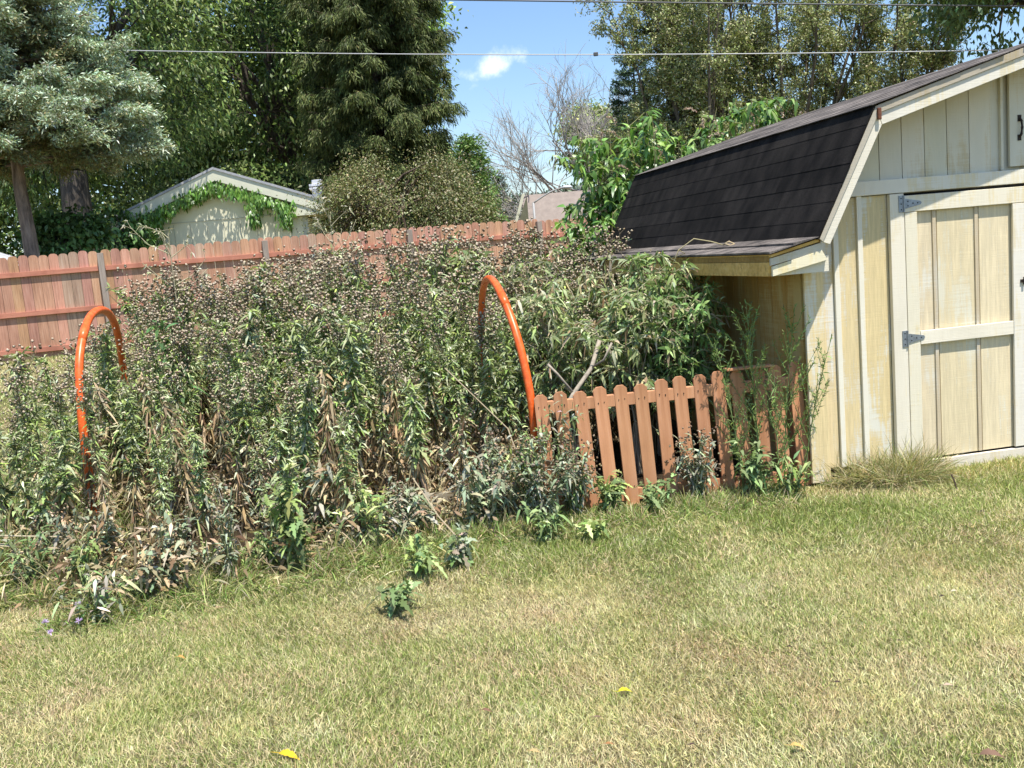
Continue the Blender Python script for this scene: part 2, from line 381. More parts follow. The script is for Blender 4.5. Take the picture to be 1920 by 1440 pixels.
M_GROUND, n, l, p = mat_new('lawn_soil'); a = n.new('ShaderNodeAttribute'); a.attribute_name = 'Col'
v = mapping(n, l, (1, 1, 1)); g = tex(n, l, 'ShaderNodeTexNoise', v, Scale=90.0, Detail=8.0, Roughness=.75)
c = mixn(n, l, .9, a.outputs['Color'], ramp(n, l, g.outputs['Fac'], [(.32, (.35, .33, .3)), (.68, (1.35, 1.35, 1.3))]), 'MULTIPLY')
l.new(c, p.inputs['Base Color']); p.inputs['Roughness'].default_value = 1; p.inputs['Specular IOR Level'].default_value = .05; bump(n, l, p, g.outputs['Fac'], .9, .03)
ground = link('ground', tri_mesh('ground', V, T, cc, [M_GROUND], True)); tag(ground, 'dry patchy lawn ground under the grass', 'ground', kind='structure')

# ------------------------------------------------------------------ lawn blades (nobody could count them)
def blades(name, n, xr, yr, hgt, wid, dens=None, parent=None, keep=None, colmul=1.0, straighten=.0, lab=None, bend=.35):
    x = rng.uniform(*xr, n); y = rng.uniform(*yr, n)
    k = np.ones(n, bool)
    if keep is not None: k &= keep(x, y)
    k &= np.abs(x) < (.62 * y + 1.3)
    x = x[k]; y = y[k]; n = len(x)
    P = np.stack([x, y, gz(x, y) - .004], 1)
    lean = noise2(x, y, 1.7, 31) * 6.28; D = np.stack([np.cos(lean) * .2, np.sin(lean) * .2, np.full(n, .6 + straighten)], 1) + rng.normal(0, .5, (n, 3))
    D[:, 2] = np.abs(D[:, 2]) + .12
    s_, gr_, g_ = lawn_col(x, y); pick = rng.random(n) < (g_ * .9 + .05)
    C = np.where(pick[:, None], gr_[None] * np.exp(rng.normal(0, .28, (n, 1))), s_ * np.exp(rng.normal(0, .22, (n, 1)))) * (1 + rng.normal(0, .05, (n, 3))) * colmul
    S = Soup(); hh = hgt * (0.6 + rng.random(n) * .8) * (1 + .35 * g_); hh = hh * (.6 + .85 * fbm(x, y, 2.6, 41, 3))
    S.leaves(P, D, rdir(n) + np.array([0, -.6, .8]), hh, wid * (.7 + rng.random(n) * .6), np.clip(C, .01, .9), prof=((0, 1), (.55, .8)), bend=rng.uniform(0, bend, n), fold=0)
    return S
clear = lambda x, y: (bedmask(x, y) < .5) & ~((y > 6.1 + .185 * (x - 2.5)) & (x > 1.75))
S = blades('lawn_grass', 680000, (-4.4, 4.4), (1.7, 4.6), .032, .0026, keep=clear)
S2 = blades('lawn_grass', 400000, (-5.5, 5.5), (4.6, 7.4), .036, .0034, keep=clear)
S3 = blades('lawn_grass', 170000, (-10, 2.0), (7.4, 17.5), .045, .009, keep=clear)
for q in (S2, S3):
    for V_, T_, C_ in zip(q.V, q.T, q.C): S.add(V_, T_, C_)
o = S.build('lawn_grass', M_GRASS); tag(o, 'short half dried lawn grass, straw and green', 'lawn grass', kind='stuff')

# long green grass fringe before the picket fence and the bed
def fringe(name, n, path, wd, hgt, label, colr, wid=.006, lean=.35):
    path = np.array(path, float); t = rng.random(n) * (len(path) - 1); i = np.minimum(t.astype(int), len(path) - 2); f = (t - i)[:, None]
    q = path[i] * (1 - f) + path[i + 1] * f + rng.normal(0, 1, (n, 2)) * wd
    cl = fbm(q[:, 0], q[:, 1], 3.5, 51, 2); k = cl > .40; q = q[k]; n = len(q); cl = cl[k]
    P = np.stack([q[:, 0], q[:, 1], gz(q[:, 0], q[:, 1])], 1); D = rng.normal(0, lean, (n, 3)); D[:, 2] = .8
    S = Soup(); S.leaves(P, D, rdir(n) + np.array([0, -.5, .5]), hgt * (.4 + rng.random(n) * .8) * (.5 + cl), wid * (.6 + .7 * rng.random(n)), mixc(colr, n, var=.3), prof=((0, .9), (.4, 1), (.75, .6)), bend=rng.uniform(.1, .9, n), fold=.1)
    o = S.build(name, M_GRASS); tag(o, label, 'grass', kind='stuff'); return o
GREENS = [(.20, .28, .07), (.27, .34, .10), (.38, .38, .15), (.14, .21, .05)]
STRAWS = [(.45, .38, .2), (.5, .42, .26), (.3, .28, .12), (.2, .25, .08)]
fringe('long_grass', 15000, [(-.2, 5.5), (.3, 5.60), (.8, 5.66), (1.3, 5.76), (1.9, 5.88)], .11, .12, 'long green grass along the foot of the picket fence', GREENS + STRAWS[:2], .0045, .5)
fringe('long_grass', 26000, [(-3.2, 5.4), (-2.6, 4.9), (-2.2, 4.75), (-1.4, 5.1), (-.8, 5.38), (-.1, 5.62)], .15, .17, 'matted green and straw grass along the front of the weed bed', GREENS + STRAWS, .005, .6)
fringe('dry_grass_tuft', 5200, [(2.05, 5.88), (2.35, 5.92), (2.6, 5.98)], .07, .30, 'dry grass tuft at the foot of the white shed wall', STRAWS, .0035, .6)
fringe('tall_grass', 16000, [(-3.7, 5.9), (-3.1, 5.3), (-3.1, 6.2), (-3.5, 7.4)], .28, .42, 'tall thin grass at the left end of the weed bed', GREENS + STRAWS, .006, .45)

# ------------------------------------------------------------------ shed
YAW = R_(10.5); SO = (2.486, 6.111, 0.0)
shed = empty('garden_shed', SO, YAW, 'worn white gambrel shed with black shingle roof, door facing the lawn', 'shed')
# local frame: x along the front (right), y into the depth, z up. left wall x=-.62, right wall x=2.68, depth 4.0
CX = 1.03; LW, RW, DEP = -.62, 2.68, 3.95
def roof_z(x):
    a = abs(x - CX)
    return 2.66 - .285 * a if a <= CX + .261 else 2.281 - (a - (CX + .261)) * 1.90
# front wall sheet (pieces around the door), built of vertical boards with grooves
mb = MB(); g2 = MB()
# lower siding left of the door and right of the door
def tone(): k = random.uniform(.93, 1.05); return (k, k * random.uniform(.98, 1.0), k * random.uniform(.93, 1.0))
def board(mbx, x0, x1, z0, top=None):
    t0 = roof_z(x0) - .02 if top is None else top; t1 = roof_z(x1) - .02 if top is None else top
    mbx.prism([(x0, z0), (x1, z0), (x1, t1), (x0, t0)], 0.0, .02, tone())
bx = [-.62, -.46, -.435, -.275, -.25, -.09, -.045]
mb.prism([(-.505, .10), (-.43, .10), (-.43, 1.72), (-.505, 1.58)], 0, .02, tone())
board(mb, -.428, -.252, .10, 1.80); board(mb, -.250, -.045, .10, 1.80)
rp = MB(); rp.box(1.98, 2.68, 0, .02, .1, 1.8); rp.build('front_wall', M_SIDE, shed)
bt = MB()
for x, zt in ((-.412, 1.70), (-.246, 1.80)): bt.prism([(x - .017, .10), (x + .017, .10), (x + .017, zt + .03), (x - .017, zt)], -.02, -.001, (1.03, 1.03, 1.02))
bt.build('batten', M_TRIM, shed, .002)
mb.box(-.62, -.045, .021, .03, .08, 1.45); mb.build('front_wall', M_SIDE, shed, .0015)
# gable boards 15 cm wide with grooves between
x = -.40
while x < 2.5:
    if x + .158 < .80 or x > 1.35: board(g2, x, x + .153, 1.885)
    x += .158
g2.box(.772, .79, -.002, .02, 1.90, roof_z(.78) - .02)
g2.prism([(-.55, 1.80), (2.6, 1.80), (2.3, 2.2), (CX, 2.56), (-.24, 2.2)], .022, .03)
g2.build('gable_wall', M_GABLE, shed, .001)
# loft door with an iron handle
lf = MB(); lf.box(.825, .975, -.016, .004, 1.915, 2.52); lf.box(.981, 1.13, -.016, .004, 1.915, 2.56); lf.box(1.136, 1.29, -.016, .004, 1.915, 2.52); loft = lf.build('loft_door', M_GABLE, shed, .002)
hd = MB(); hd.tube([(.895, -.018, 2.215), (.897, -.034, 2.195), (.896, -.040, 2.155), (.895, -.034, 2.115), (.893, -.018, 2.095)], .008, 6); hd.box(.882, .906, -.022, -.0165, 2.195, 2.235); hd.box(.880, .904, -.022, -.0165, 2.075, 2.112); hd.build('handle', M_BLACKIRON, loft)
# header beam, corner boards, skirt, casing
h = MB(); h.prism([(-.46, 1.805), (2.52, 1.805), (2.49, 1.893), (-.41, 1.893)], -.03, -.002, (1, 1, 1)); h.build('header_beam', M_TRIM, shed, .003)
h = MB(); h.box(-.045, .052, -.036, -.003, .06, 1.800, (1, .98, .95)); h.build('door_casing', M_TRIM, shed, .002)
h = MB(); h.prism([(-.638, .02), (-.510, .02), (-.510, 1.56), (-.585, 1.42), (-.638, 1.375)], -.022, -.001, (1, .98, .93)); h.build('corner_board', M_SIDE, shed, .002)
h = MB(); h.box(0.06, .925, -.03, -.003, -.02, .072, (.92, .9, .9)); h.box(.935, 2.0, -.028, -.003, -.02, .072, (.9, .9, .88)); h.build('skirt_board', M_TRIM, shed, .003)
# doors: sunken panels behind rails and stiles
def door(x0, x1, hinge_left, name='door'):
    pn = MB(); z0, z1 = .085, 1.785
    wv = [(x0 + .0, x0 + .205), (x0 + .240, x0 + .505), (x0 + .540, x1)] if hinge_left else [(x0, x0 + .33), (x0 + .365, x0 + .62), (x0 + .655, x1)]
    for a, b in wv: pn.box(a, b, -.006, .012, z0, z1, tone())
    for a, b in zip(wv[:-1], wv[1:]): pn.box(a[1], b[0], -.001, .012, z0, z1, (.9, .88, .84)); pn.box(a[1] - .002, a[1] + .022, -.016, -.0015, z0 + .001, z1 - .001, (.78, .76, .76))
    d = pn.build(name, M_DOOR, shed, .001)
    fr = MB()
    fr.box(x0, x0 + .085, -.034, -.017, z0, 1.680, (.97, .95, .88)); fr.box(x1 - .092, x1, -.034, -.017, z0, 1.680, (1, 1, 1.02))
    fr.box(x0, x1, -.034, -.017, 1.683, 1.785, (1, .98, .93)); fr.box(x0 + .088, x1 - .095, -.034, -.017, .838, .925, (1.02, 1.0, .97))
    fr.build('door_frame', M_TRIM, d, .0025)
    return d
d1 = door(.058, .915, True); d2 = door(.925, 1.78, False)
gp = MB(); gp.prism([(.058, 1.786), (.93, 1.786), (1.9, 1.786), (1.9, 1.8045), (.93, 1.8045), (.058, 1.789)], -.012, -.004); gp.box(.05, 2.0, .013, .02, .05, 1.80); gp.build('door_gap', M_DARK, shed)
def hinge(zc, d, xa=.048):
    h = MB(); h.box(xa - .034, xa - .001, -.0405, -.0365, zc - .052, zc + .052)
    h.tube([(xa, -.0415, zc - .052), (xa, -.0415, zc + .052)], .006, 8)
    h.prism([(xa + .003, zc - .03), (xa + .02, zc - .03), (xa + .118, zc - .011), (xa + .126, zc), (xa + .118, zc + .011), (xa + .02, zc + .03), (xa + .003, zc + .03)], -.0385, -.0345)
    o = h.build('hinge', M_GALV, d); b = MB()
    for (sx, sz) in ((-.018, .035), (-.018, 0), (-.018, -.035), (.03, .014), (.03, -.014), (.065, 0), (.098, 0)):
        yy = -.0405 if sx < 0 else -.0385; b.tube([(xa + sx, yy, zc + sz), (xa + sx, yy - .002, zc + sz)], .0042, 6)
    b.build('screw', M_DARK, o)
hinge(1.735, d1); hinge(.885, d1)
lt = MB(); lt.box(.872, .93, -.044, -.0345, 1.17, 1.19); lt.box(.885, .90, -.05, -.0445, 1.155, 1.205); lt.build('latch', M_BLACKIRON, d1)
lt = MB(); lt.box(.926, .94, -.052, -.0345, 1.01, 1.05); lt.box(.926, .94, -.052, -.0345, .93, .95); lt.build('latch', M_GALV, d2)
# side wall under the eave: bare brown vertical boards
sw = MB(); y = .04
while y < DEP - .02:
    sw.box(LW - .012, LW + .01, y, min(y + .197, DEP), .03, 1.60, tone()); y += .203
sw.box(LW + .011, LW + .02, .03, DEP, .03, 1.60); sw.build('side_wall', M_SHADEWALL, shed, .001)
# inner box, right and back walls
bk = MB(); bk.box(LW, RW, DEP, DEP + .03, .03, 1.5); bk.prism([(-.55, 1.5), (2.62, 1.5), (2.3, 2.25), (CX, 2.60), (-.24, 2.25)], DEP, DEP + .03); bk.box(RW, RW + .03, .03, DEP, .03, 1.55); bk.build('rear_wall', M_SIDE, shed)
# roof: shingle courses as stepped slabs. front edge y=-.25, rear y=4.2
rf = MB(); Y0, Y1 = -.275, 4.16
def courses(p0, p1, n, thick=.0045, jit=.0015, shade=1.0):
    p0 = np.array(p0); p1 = np.array(p1); d = p1 - p0; L = np.linalg.norm(d); d /= L; nn = np.array([-d[1], d[0]])
    if nn[1] < 0: nn = -nn
    for i in range(n):
        a = p0 + d * (L * i / n); b = p0 + d * (L * (i + 1) / n + .012)
        # tabs along the depth, tiny gaps and tone changes
        y = Y0 - random.uniform(0, .012); off = random.uniform(.1, .9)
        ends = [y] + sorted([Y0 + off + k * .92 for k in range(5) if Y0 + off + k * .92 < Y1 - .1]) + [Y1]
        for e0, e1 in zip(ends[:-1], ends[1:]):
            k = random.uniform(.70, 1.35) * shade; lift = random.uniform(0, jit)  # random tab tone times the light painted in for the slope
            q = [tuple(a), tuple(b), tuple(b + nn * (thick + lift)), tuple(a + nn * .003)]
            rf.prism(q, e0, e1 - .002, (k, k * .985, k * .97))
# order: top of slope -> eave, lower end thicker
courses((CX, 2.695), (-.285, 2.320), 9, shade=9)  # same shingles, sunlight on the upper slope painted in as lighter colour
courses((-.270, 2.325), (-.665, 1.575), 7)  # steep slope near black, its shade put into the shingle colour
courses((-.660, 1.580), (-.975, 1.508), 2, .012, .006, 8)  # kick toned up too, its sunlit look is in the colour
courses((CX, 2.695), (2 * CX + .285, 2.320), 9)
courses((2 * CX + .270, 2.325), (2 * CX + .665, 1.575), 7)
rf.build('roof', M_SHINGLE, shed)
dk = MB()
for sx in (1, -1):
    f_ = (lambda x: x) if sx == 1 else (lambda x: 2 * CX - x)
    dk.prism([(f_(CX), 2.692), (f_(-.265), 2.314), (f_(-.255), 2.294), (f_(CX), 2.672)], Y0 + .02, Y1 - .02)
    dk.prism([(f_(-.262), 2.318), (f_(-.657), 1.570), (f_(-.640), 1.562), (f_(-.245), 2.306)], Y0 + .02, Y1 - .02)
dk.prism([(-.655, 1.570), (-.965, 1.500), (-.965, 1.485), (-.655, 1.550)], Y0 + .02, Y1 - .02)
dk.build('roof_deck', M_WOODY, shed)
# rake boards (front edge trim): upper pair, lower steep pair, kick
rk = MB()
for sx in (1, -1):
    f_ = (lambda x: x) if sx == 1 else (lambda x: 2 * CX - x)
    rk.prism([(f_(CX), 2.642), (f_(-.246), 2.272), (f_(-.222), 2.205), (f_(CX), 2.572)], Y0 + .012, Y0 + .032, (.97, .97, .98))
    rk.prism([(f_(-.248), 2.270), (f_(-.636), 1.548), (f_(-.588), 1.530), (f_(-.224), 2.204)], Y0 + .0125, Y0 + .0325, (.97, .96, .95))
    rk.prism([(f_(CX), 2.6918), (f_(-.262), 2.3135), (f_(-.246), 2.2725), (f_(CX), 2.6435)], Y0 + .002, Y0 + .0115, (.60, .56, .52))
    rk.prism([(f_(-.264), 2.316), (f_(-.659), 1.566), (f_(-.638), 1.549), (f_(-.248), 2.272)], Y0 + .002, Y0 + .0115, (.62, .6, .58))
rk.build('rake_board', M_TRIM, shed, .002)
fa = MB(); fa.prism([(-.635, 1.545), (-.962, 1.478), (-.962, 1.435), (-.622, 1.500)], Y0 + .03, Y0 + .05, (.8, .8, .78)); fa.build('kick_trim', M_TRIM, shed, .001)
# little lean front: two boards under the kick, from fascia to wall
fa = MB(); fa.prism([(-.635, 1.50), (-.955, 1.430), (-.955, 1.372), (-.60, 1.44)], Y0 + .026, Y0 + .046, (1.03, 1.0, .85)); fa.prism([(-.95, 1.371), (-.95, 1.39), (-.58, 1.47), (-.58, 1.371)], Y0 + .052, -.005, (.97, .96, .92)); fa.build('kick_board', M_TRIM, shed, .001)
fb = MB(); fb.box(-.968, -.945, Y0 + .05, Y1 - .03, 1.458, 1.492, (.5, .48, .45)); fb.box(-.972, -.948, Y0 + .05, Y1 - .03, 1.372, 1.456, (1, 1, 1)); fb.build('eave_fascia', M_WOODY, shed, .002)
br = MB(); br.box(-.262, -.238, Y0 - .012, Y0 + .003, 2.232, 2.300); br.build('bracket', M_BRACKET, shed, .004)
# inside floor shade
# ------------------------------------------------------------------ picket fence
pf0 = np.array([.165, 5.84]); pf1 = np.array([1.865, 6.035]); pd = (pf1 - pf0); pang = math.atan2(pd[1], pd[0]); pl = np.linalg.norm(pd)
pick = empty('picket_fence', (pf0[0], pf0[1], 0), pang, 'low terracotta stained picket fence running up to the shed corner', 'fence')
xs_p = np.linspace(0.03, pl - .035, 14)
for i, x in enumerate(xs_p):
    h = .752 + .004 * i + random.uniform(-.01, .01); ww = .082; k = random.uniform(.84, 1.10)
    q = MB(); q.prism([(-ww / 2, .0), (ww / 2, .0), (ww / 2, h - .022), (ww / 2 - .022, h), (-ww / 2 + .022, h), (-ww / 2, h - .022)], -.009, .009, (k, k * random.uniform(.97, 1.02), k))
    o = q.build('picket', M_PICKET, pick, .0015, (x, 0, random.uniform(.0, .01))); o.rotation_euler = (R_(-1.5), R_(-2.0 + random.uniform(-.8, .8)), 0)
    nl = MB()
    for zz in (.675, .12):
        for xx in (-.018, .02): nl.tube([(xx, -.0095, zz + random.uniform(-.01, .01)), (xx, -.0115, zz)], .003, 6)
    nl.build('nail', M_DARK, o)
for z in (.64, .03):
    q = MB(); q.box(0.0, pl, .012, .05, z, z + .075); q.build('rail', M_PICKET, pick, .003)
q = MB(); q.box(1.19, 1.49, -.02, .05, .792, .806); q.build('cap_board', M_PICKET, pick, .002)
for pa, ph_ in ((-.02, .72), (pl - .07, .76)):
    q = MB(); q.box(pa, pa + .07, .052, .12, 0, ph_); q.build('post', M_PICKET, pick, .003)

# timber edge of the bed
te = empty('timber_edging', (-1.25, 5.98, 0), R_(10), 'low weathered timber plank edging the weed bed', 'timber edging')
q = MB(); q.box(0, .62, -.02, .02, -.02, .10, (1, 1, 1)); q.build('plank', M_TIMBER, te, .004)
q = MB(); q.box(.63, 1.24, -.024, .016, -.01, .14, (.9, .9, .85)); q.build('plank', M_TIMBER, te, .004)

# ------------------------------------------------------------------ orange hoops
def hoop(pts, label):
    t = empty('garden_hoop', (pts[0][0], pts[0][1], 0), 0, label, 'garden hoop', 'orange pipe hoops over the weed bed')
    P = np.array(pts, float)
    # smooth curve through the points
    u = np.concatenate([[0], np.cumsum(np.linalg.norm(np.diff(P, axis=0), axis=1))]); uu = np.linspace(0, u[-1], 64)
    def cr(ax):
        m_ = np.gradient(P[:, ax], u); k = np.clip(np.searchsorted(u, uu, side='right') - 1, 0, len(u) - 2); hh = u[k + 1] - u[k]; s_ = (uu - u[k]) / hh
        return (2 * s_ ** 3 - 3 * s_ ** 2 + 1) * P[k, ax] + (s_ ** 3 - 2 * s_ ** 2 + s_) * hh * m_[k] + (-2 * s_ ** 3 + 3 * s_ ** 2) * P[k + 1, ax] + (s_ ** 3 - s_ ** 2) * hh * m_[k + 1]
    Q = np.stack([cr(0), cr(1), cr(2)], 1) - np.array([pts[0][0], pts[0][1], 0])
    mb = MB(); mb.tube(Q, .026, 16); mb.build('pipe', M_ORANGE, t, smooth=True)
    j = MB(); mid = 24; j.tube(Q[mid - 1:mid + 2], .028, 16); j.build('coupling', M_ORANGE, t, smooth=True)
    return t
hoop([(.10, 5.98, -.05), (.115, 5.98, .35), (.105, 6.0, .8), (.05, 6.12, 1.15), (-.04, 6.42, 1.42), (-.10, 6.75, 1.475), (-.16, 7.15, 1.36), (-.2, 7.45, 1.05), (-.19, 7.6, .5), (-.18, 7.6, 0)], 'orange pipe hoop beside the left end of the picket fence')
hoop([(-2.69, 5.94, -.05), (-2.70, 5.94, .4), (-2.70, 5.96, .9), (-2.71, 6.06, 1.20), (-2.74, 6.36, 1.45), (-2.78, 6.68, 1.49), (-2.86, 7.05, 1.38), (-2.95, 7.32, 1.12), (-3.0, 7.4, .6), (-3.0, 7.4, 0)], 'orange pipe hoop at the left end of the weed bed')

# ------------------------------------------------------------------ tall board fence at the back
fA = np.array([-7.649, 14.922]); fd = np.array([math.cos(R_(18.1)), math.sin(R_(18.1))])
bf = empty('board_fence', (fA[0], fA[1], 0), R_(18.1), 'tall red brown dog eared board fence across the back of the yard', 'fence')
posts = [-5.9, -3.5, -1.05, 1.42, 3.95, 6.40, 8.80, 11.2, 13.6, 16.0, 18.4]
bh = 1.575
def base_z(s): return float(gz(fA[0] + fd[0] * s, fA[1] + fd[1] * s))
def top_z(s): return 2.232 - .010 * max(0, s - 6.4) - (0.03 if s > 8.8 else 0)
for a, b in zip(posts[:-1], posts[1:]):
    q = MB(); x = a + .005
    while x < b - .05:
        wdt = .1385; k = random.uniform(.80, 1.12); t_ = top_z(x) + random.uniform(-.012, .012); g0 = .62
        cc_ = (k, k * random.uniform(.9, 1.05), k * random.uniform(.88, 1.1))
        if random.random() < .07: cc_ = (k * .85, k * 1.02, k * 1.1)
        x1 = min(x + wdt, b - .002)
        q.prism([(x, g0), (x1, g0), (x1, t_ - .045), (x1 - .018, t_ - .012), (x1 - .045, t_), (x + .045, t_), (x + .018, t_ - .012), (x, t_ - .045)], .0, .016, cc_)
        x += wdt + random.uniform(.002, .006)
    q.build('board_panel', M_FENCE, bf, .0)
    for zz in (-.32, -.93, -1.50):
        r = MB(); ta, tb = top_z(a + .01), top_z(b - .01); za, zb = ta + zz, tb + zz
        r.prism([(a + .05, za), (b - .05, zb), (b - .05, zb + .075), (a + .05, za + .075)], -.042, -.002); r.build('rail', M_RAIL, bf, .003)
for a in posts[1:-1]:
    r = MB(); r.box(a - .045, a + .045, -.1, -.004, .55, top_z(a) - .045); r.build('post', M_POST, bf, .004)

# ------------------------------------------------------------------ weeds
L_LANCE = ((0, .18), (.35, 1), (.7, .68)); L_RHOMB = ((0, .25), (.45, 1)); L_LOBE = ((0, .1), (.14, .55), (.22, .22), (.36, .95), (.45, .35), (.6, .85), (.7, .3), (.83, .5))
TH_G = [(.30, .35, .15), (.38, .41, .23), (.21, .28, .10), (.48, .50, .32), (.28, .37, .10)]
TH_D = [(.30, .215, .12), (.42, .33, .19), (.19, .13, .07), (.54, .45, .29)]
TH_H = [(.22, .155, .095), (.30, .22, .14), (.13, .09, .055), (.38, .29, .19)]
def curve_stem(rg, H, lean=.1, n=9):
    t = np.linspace(0, 1, n); a = rg.uniform(0, 6.28); b = rg.uniform(0, 6.28)
    return np.stack([np.cos(a) * lean * H * t ** 1.6 + .012 * np.sin(5 * t + b), np.sin(a) * lean * H * t ** 1.6 + .012 * np.cos(4 * t + b), H * t], 1)
def at(P, t):
    t = np.clip(np.asarray(t, float), 0, 1) * (len(P) - 1); i = np.minimum(t.astype(int), len(P) - 2); f = (t - i)[:, None]; return P[i] * (1 - f) + P[i + 1] * f
def thistle(seed, H=1.5, leafy=(.40, .86), dead=(.06, .52), nl=210, nd=85, nb=13, heads=True, green=TH_G, name='thistle_plant', lobed=False, leafL=.082, mate=None):
    rg = np.random.default_rng(seed)
    root = empty(name, (0, 0, -50))
    P = curve_stem(rg, H, rg.uniform(.02, .10)); st = Soup(); st.tube(P, np.linspace(.0065, .003, len(P)), (.16, .14, .08) if heads else (.13, .17, .07), 5)
    lv = Soup(); dl = Soup(); hs = Soup()
    # side branches near the top
    tips = []
    for i in range(nb):
        t = rg.uniform(.76 if heads else .6, .98); p0 = at(P, [t])[0]; a = rg.uniform(0, 6.28); L = rg.uniform(.12, .30) * (1.25 - .5 * t) * H / 1.4
        d = np.array([math.cos(a) * .55, math.sin(a) * .55, rg.uniform(.6, 1.1)]); d /= np.linalg.norm(d)
        q = np.array([p0, p0 + d * L * .5 + np.array([0, 0, .02]), p0 + d * L + np.array([0, 0, .04])]); st.tube(q, [.003, .0022, .0016], (.2, .17, .1), 4)
        tips.append((q[2], d)); tips.append((q[1], d))
        m = int(rg.integers(3, 7)); tt = rg.uniform(0.1, .8, m); pp = at(q, tt); dd = nrm(rg.normal(0, 1, (m, 3)) + d * .4 + [0, 0, .2])
        lv.leaves(pp, dd, rdir(m, rg) + [0, 0, 1.2], rg.uniform(.04, .085, m), .014, mixc(green, m, r=rg, var=.3), bend=rg.uniform(.1, .6, m))
    # green leaves up the stem, on small tufts
    t = rg.uniform(*leafy, nl); pp = at(P, t); a = rg.uniform(0, 6.28, nl); el = rg.uniform(-.3, .9, nl)
    dd = np.stack([np.cos(a), np.sin(a), el], 1); LL = leafL * rg.uniform(.45, 1.25, nl) * (1.25 - .55 * t)
    pr = L_LOBE if lobed else L_LANCE
    lv.leaves(pp, dd, rdir(nl, rg) * .5 + [0, 0, 1.0], LL, LL * rg.uniform(.17, .28, nl) * (1.5 if lobed else 1), mixc(green, nl, r=rg, var=.32), prof=pr, bend=rg.uniform(.1, .8, nl), fold=.2)
    # short leafy shoots from the leaf bases
    for i in range(int(nl / 12)):
        tt = rg.uniform(*leafy); p0 = at(P, [tt])[0]; a = rg.uniform(0, 6.28); d = np.array([math.cos(a), math.sin(a), rg.uniform(.3, 1.2)]); d /= np.linalg.norm(d); L = rg.uniform(.05, .16)
        q = np.array([p0, p0 + d * L]); st.tube(q, [.0025, .0015], (.16, .18, .09), 4); m = 9
        pp = at(q, rg.uniform(.3, 1, m)); dd = nrm(rdir(m, rg) + d * .9); lv.leaves(pp, dd, rdir(m, rg) + [0, 0, 1], rg.uniform(.04, .09, m), .015, mixc(green, m, r=rg, var=.3), bend=.3)
    if nd:
        t = rg.uniform(*dead, nd); pp = at(P, t); a = rg.uniform(0, 6.28, nd); dd = np.stack([np.cos(a) * .55, np.sin(a) * .55, rg.uniform(-1.2, .1, nd)], 1)
        dl.leaves(pp, dd, rdir(nd, rg), rg.uniform(.06, .15, nd), rg.uniform(.012, .03, nd), mixc(TH_D, nd, r=rg, var=.35), bend=rg.uniform(.2, 1.0, nd), fold=.5)
    if heads:
        for p0, d in tips:
            m = int(rg.integers(2, 5)); off = rg.normal(0, .030, (m, 3)); off[:, 2] = np.abs(off[:, 2]); pp = p0 + off; dd = nrm(off + d * .03 + rg.normal(0, .02, (m, 3)))
            for k in range(m): st.tube(np.array([p0 - d * .01, pp[k]]), .0012, (.25, .2, .13), 3)
            hs.blobs(pp, dd, rg.uniform(.010, .018, m), rg.uniform(.018, .034, m), mixc(TH_H, m, r=rg, var=.3), np.array([.66, .57, .42]))
            if rg.random() < .5: hs.leaves(pp, dd, rdir(m, rg), rg.uniform(.02, .035, m), .012, mixc([(.6, .53, .40), (.28, .20, .12)], m, r=rg), prof=L_RHOMB)
    st.build('stem', M_BARK, root); lv.build('leaves', M_LEAF, root)
    if nd: dl.build('dead_leaves', M_DRY, root)
    if heads: hs.build('seed_head_sprays', M_DRY, root)
    return root
def flowers(root, pts, seed):
    rg = np.random.default_rng(seed); s = Soup()
    for p in pts:
        n = 26; d = nrm(rdir(n, rg) + [0, 0, .8]); s.leaves(np.repeat([p], n, 0), d, rdir(n, rg), .022, .005, mixc([(.55, .38, .62), (.66, .52, .72)], n, r=rg, var=.12), prof=L_RHOMB)
    s.build('flowers', M_LEAF, root)
GT = 'thistles crowding the overgrown bed'
LT = 'tall thistle with brown seed heads and withered lower leaves in the crowded bed'
LF = 'shorter leafy grey green thistle without open heads in the crowded bed'
tall = [thistle(100 + i, H=rng.uniform(1.42, 1.62), nd=rng.integers(70, 120), nb=[15, 7, 11, 16, 5, 12, 9][i], nl=[200, 240, 130, 170, 260, 90, 210][i], leafy=(.30 + .05 * (i % 3), .88)) for i in range(7)]
mid = [thistle(150 + i, H=rng.uniform(1.28, 1.45), leafy=(.34, .99), nl=270, nd=rng.integers(60, 90), nb=6, heads=(i % 2 == 0), leafL=.085 + .018 * (i % 3), lobed=(i % 3 == 1)) for i in range(6)]
LM = 'leafy grey green thistle with few seed heads in the crowded bed'
leafy = [thistle(200 + i, H=rng.uniform(.85, 1.1), leafy=(.45, .98), dead=(.05, .6), nl=130, nd=60, nb=6, heads=False, name='leafy_thistle', leafL=.125, lobed=(i % 2 == 0)) for i in range(5)]
used = set()
def place(src, x, y, rz, sc, tilt, label, group, dz=0):
    z = float(gz(x, y)) + dz
    if id(src) not in used:
        used.add(id(src)); src.location = (x, y, z); src.rotation_euler = (tilt[0], tilt[1], rz); src.scale = (sc, sc, sc); tag(src, label, src.name.split('.')[0].replace('_', ' ').replace(' plant', ''), group); return src
    return dup(src, (x, y, z), rz, sc, tilt, label, group)
withered = [thistle(260 + i, H=rng.uniform(.8, 1.25), leafy=(.85, .99), nl=8, nd=150, dead=(.05, .97), nb=3, heads=(i == 0), name='withered_thistle') for i in range(4)]
LW = 'fully withered brown thistle with curled hanging leaves near the front of the bed'
KIND = {}
for lst, lab, grp in ((tall, LT, GT), (mid, LM, 'leafier thistles in the middle of the bed'), (leafy, LF, 'leafy thistles along the front of the bed'), (withered, LW, 'withered thistles along the front of the bed')):
    for o_ in lst: KIND[id(o_)] = (lab, grp)
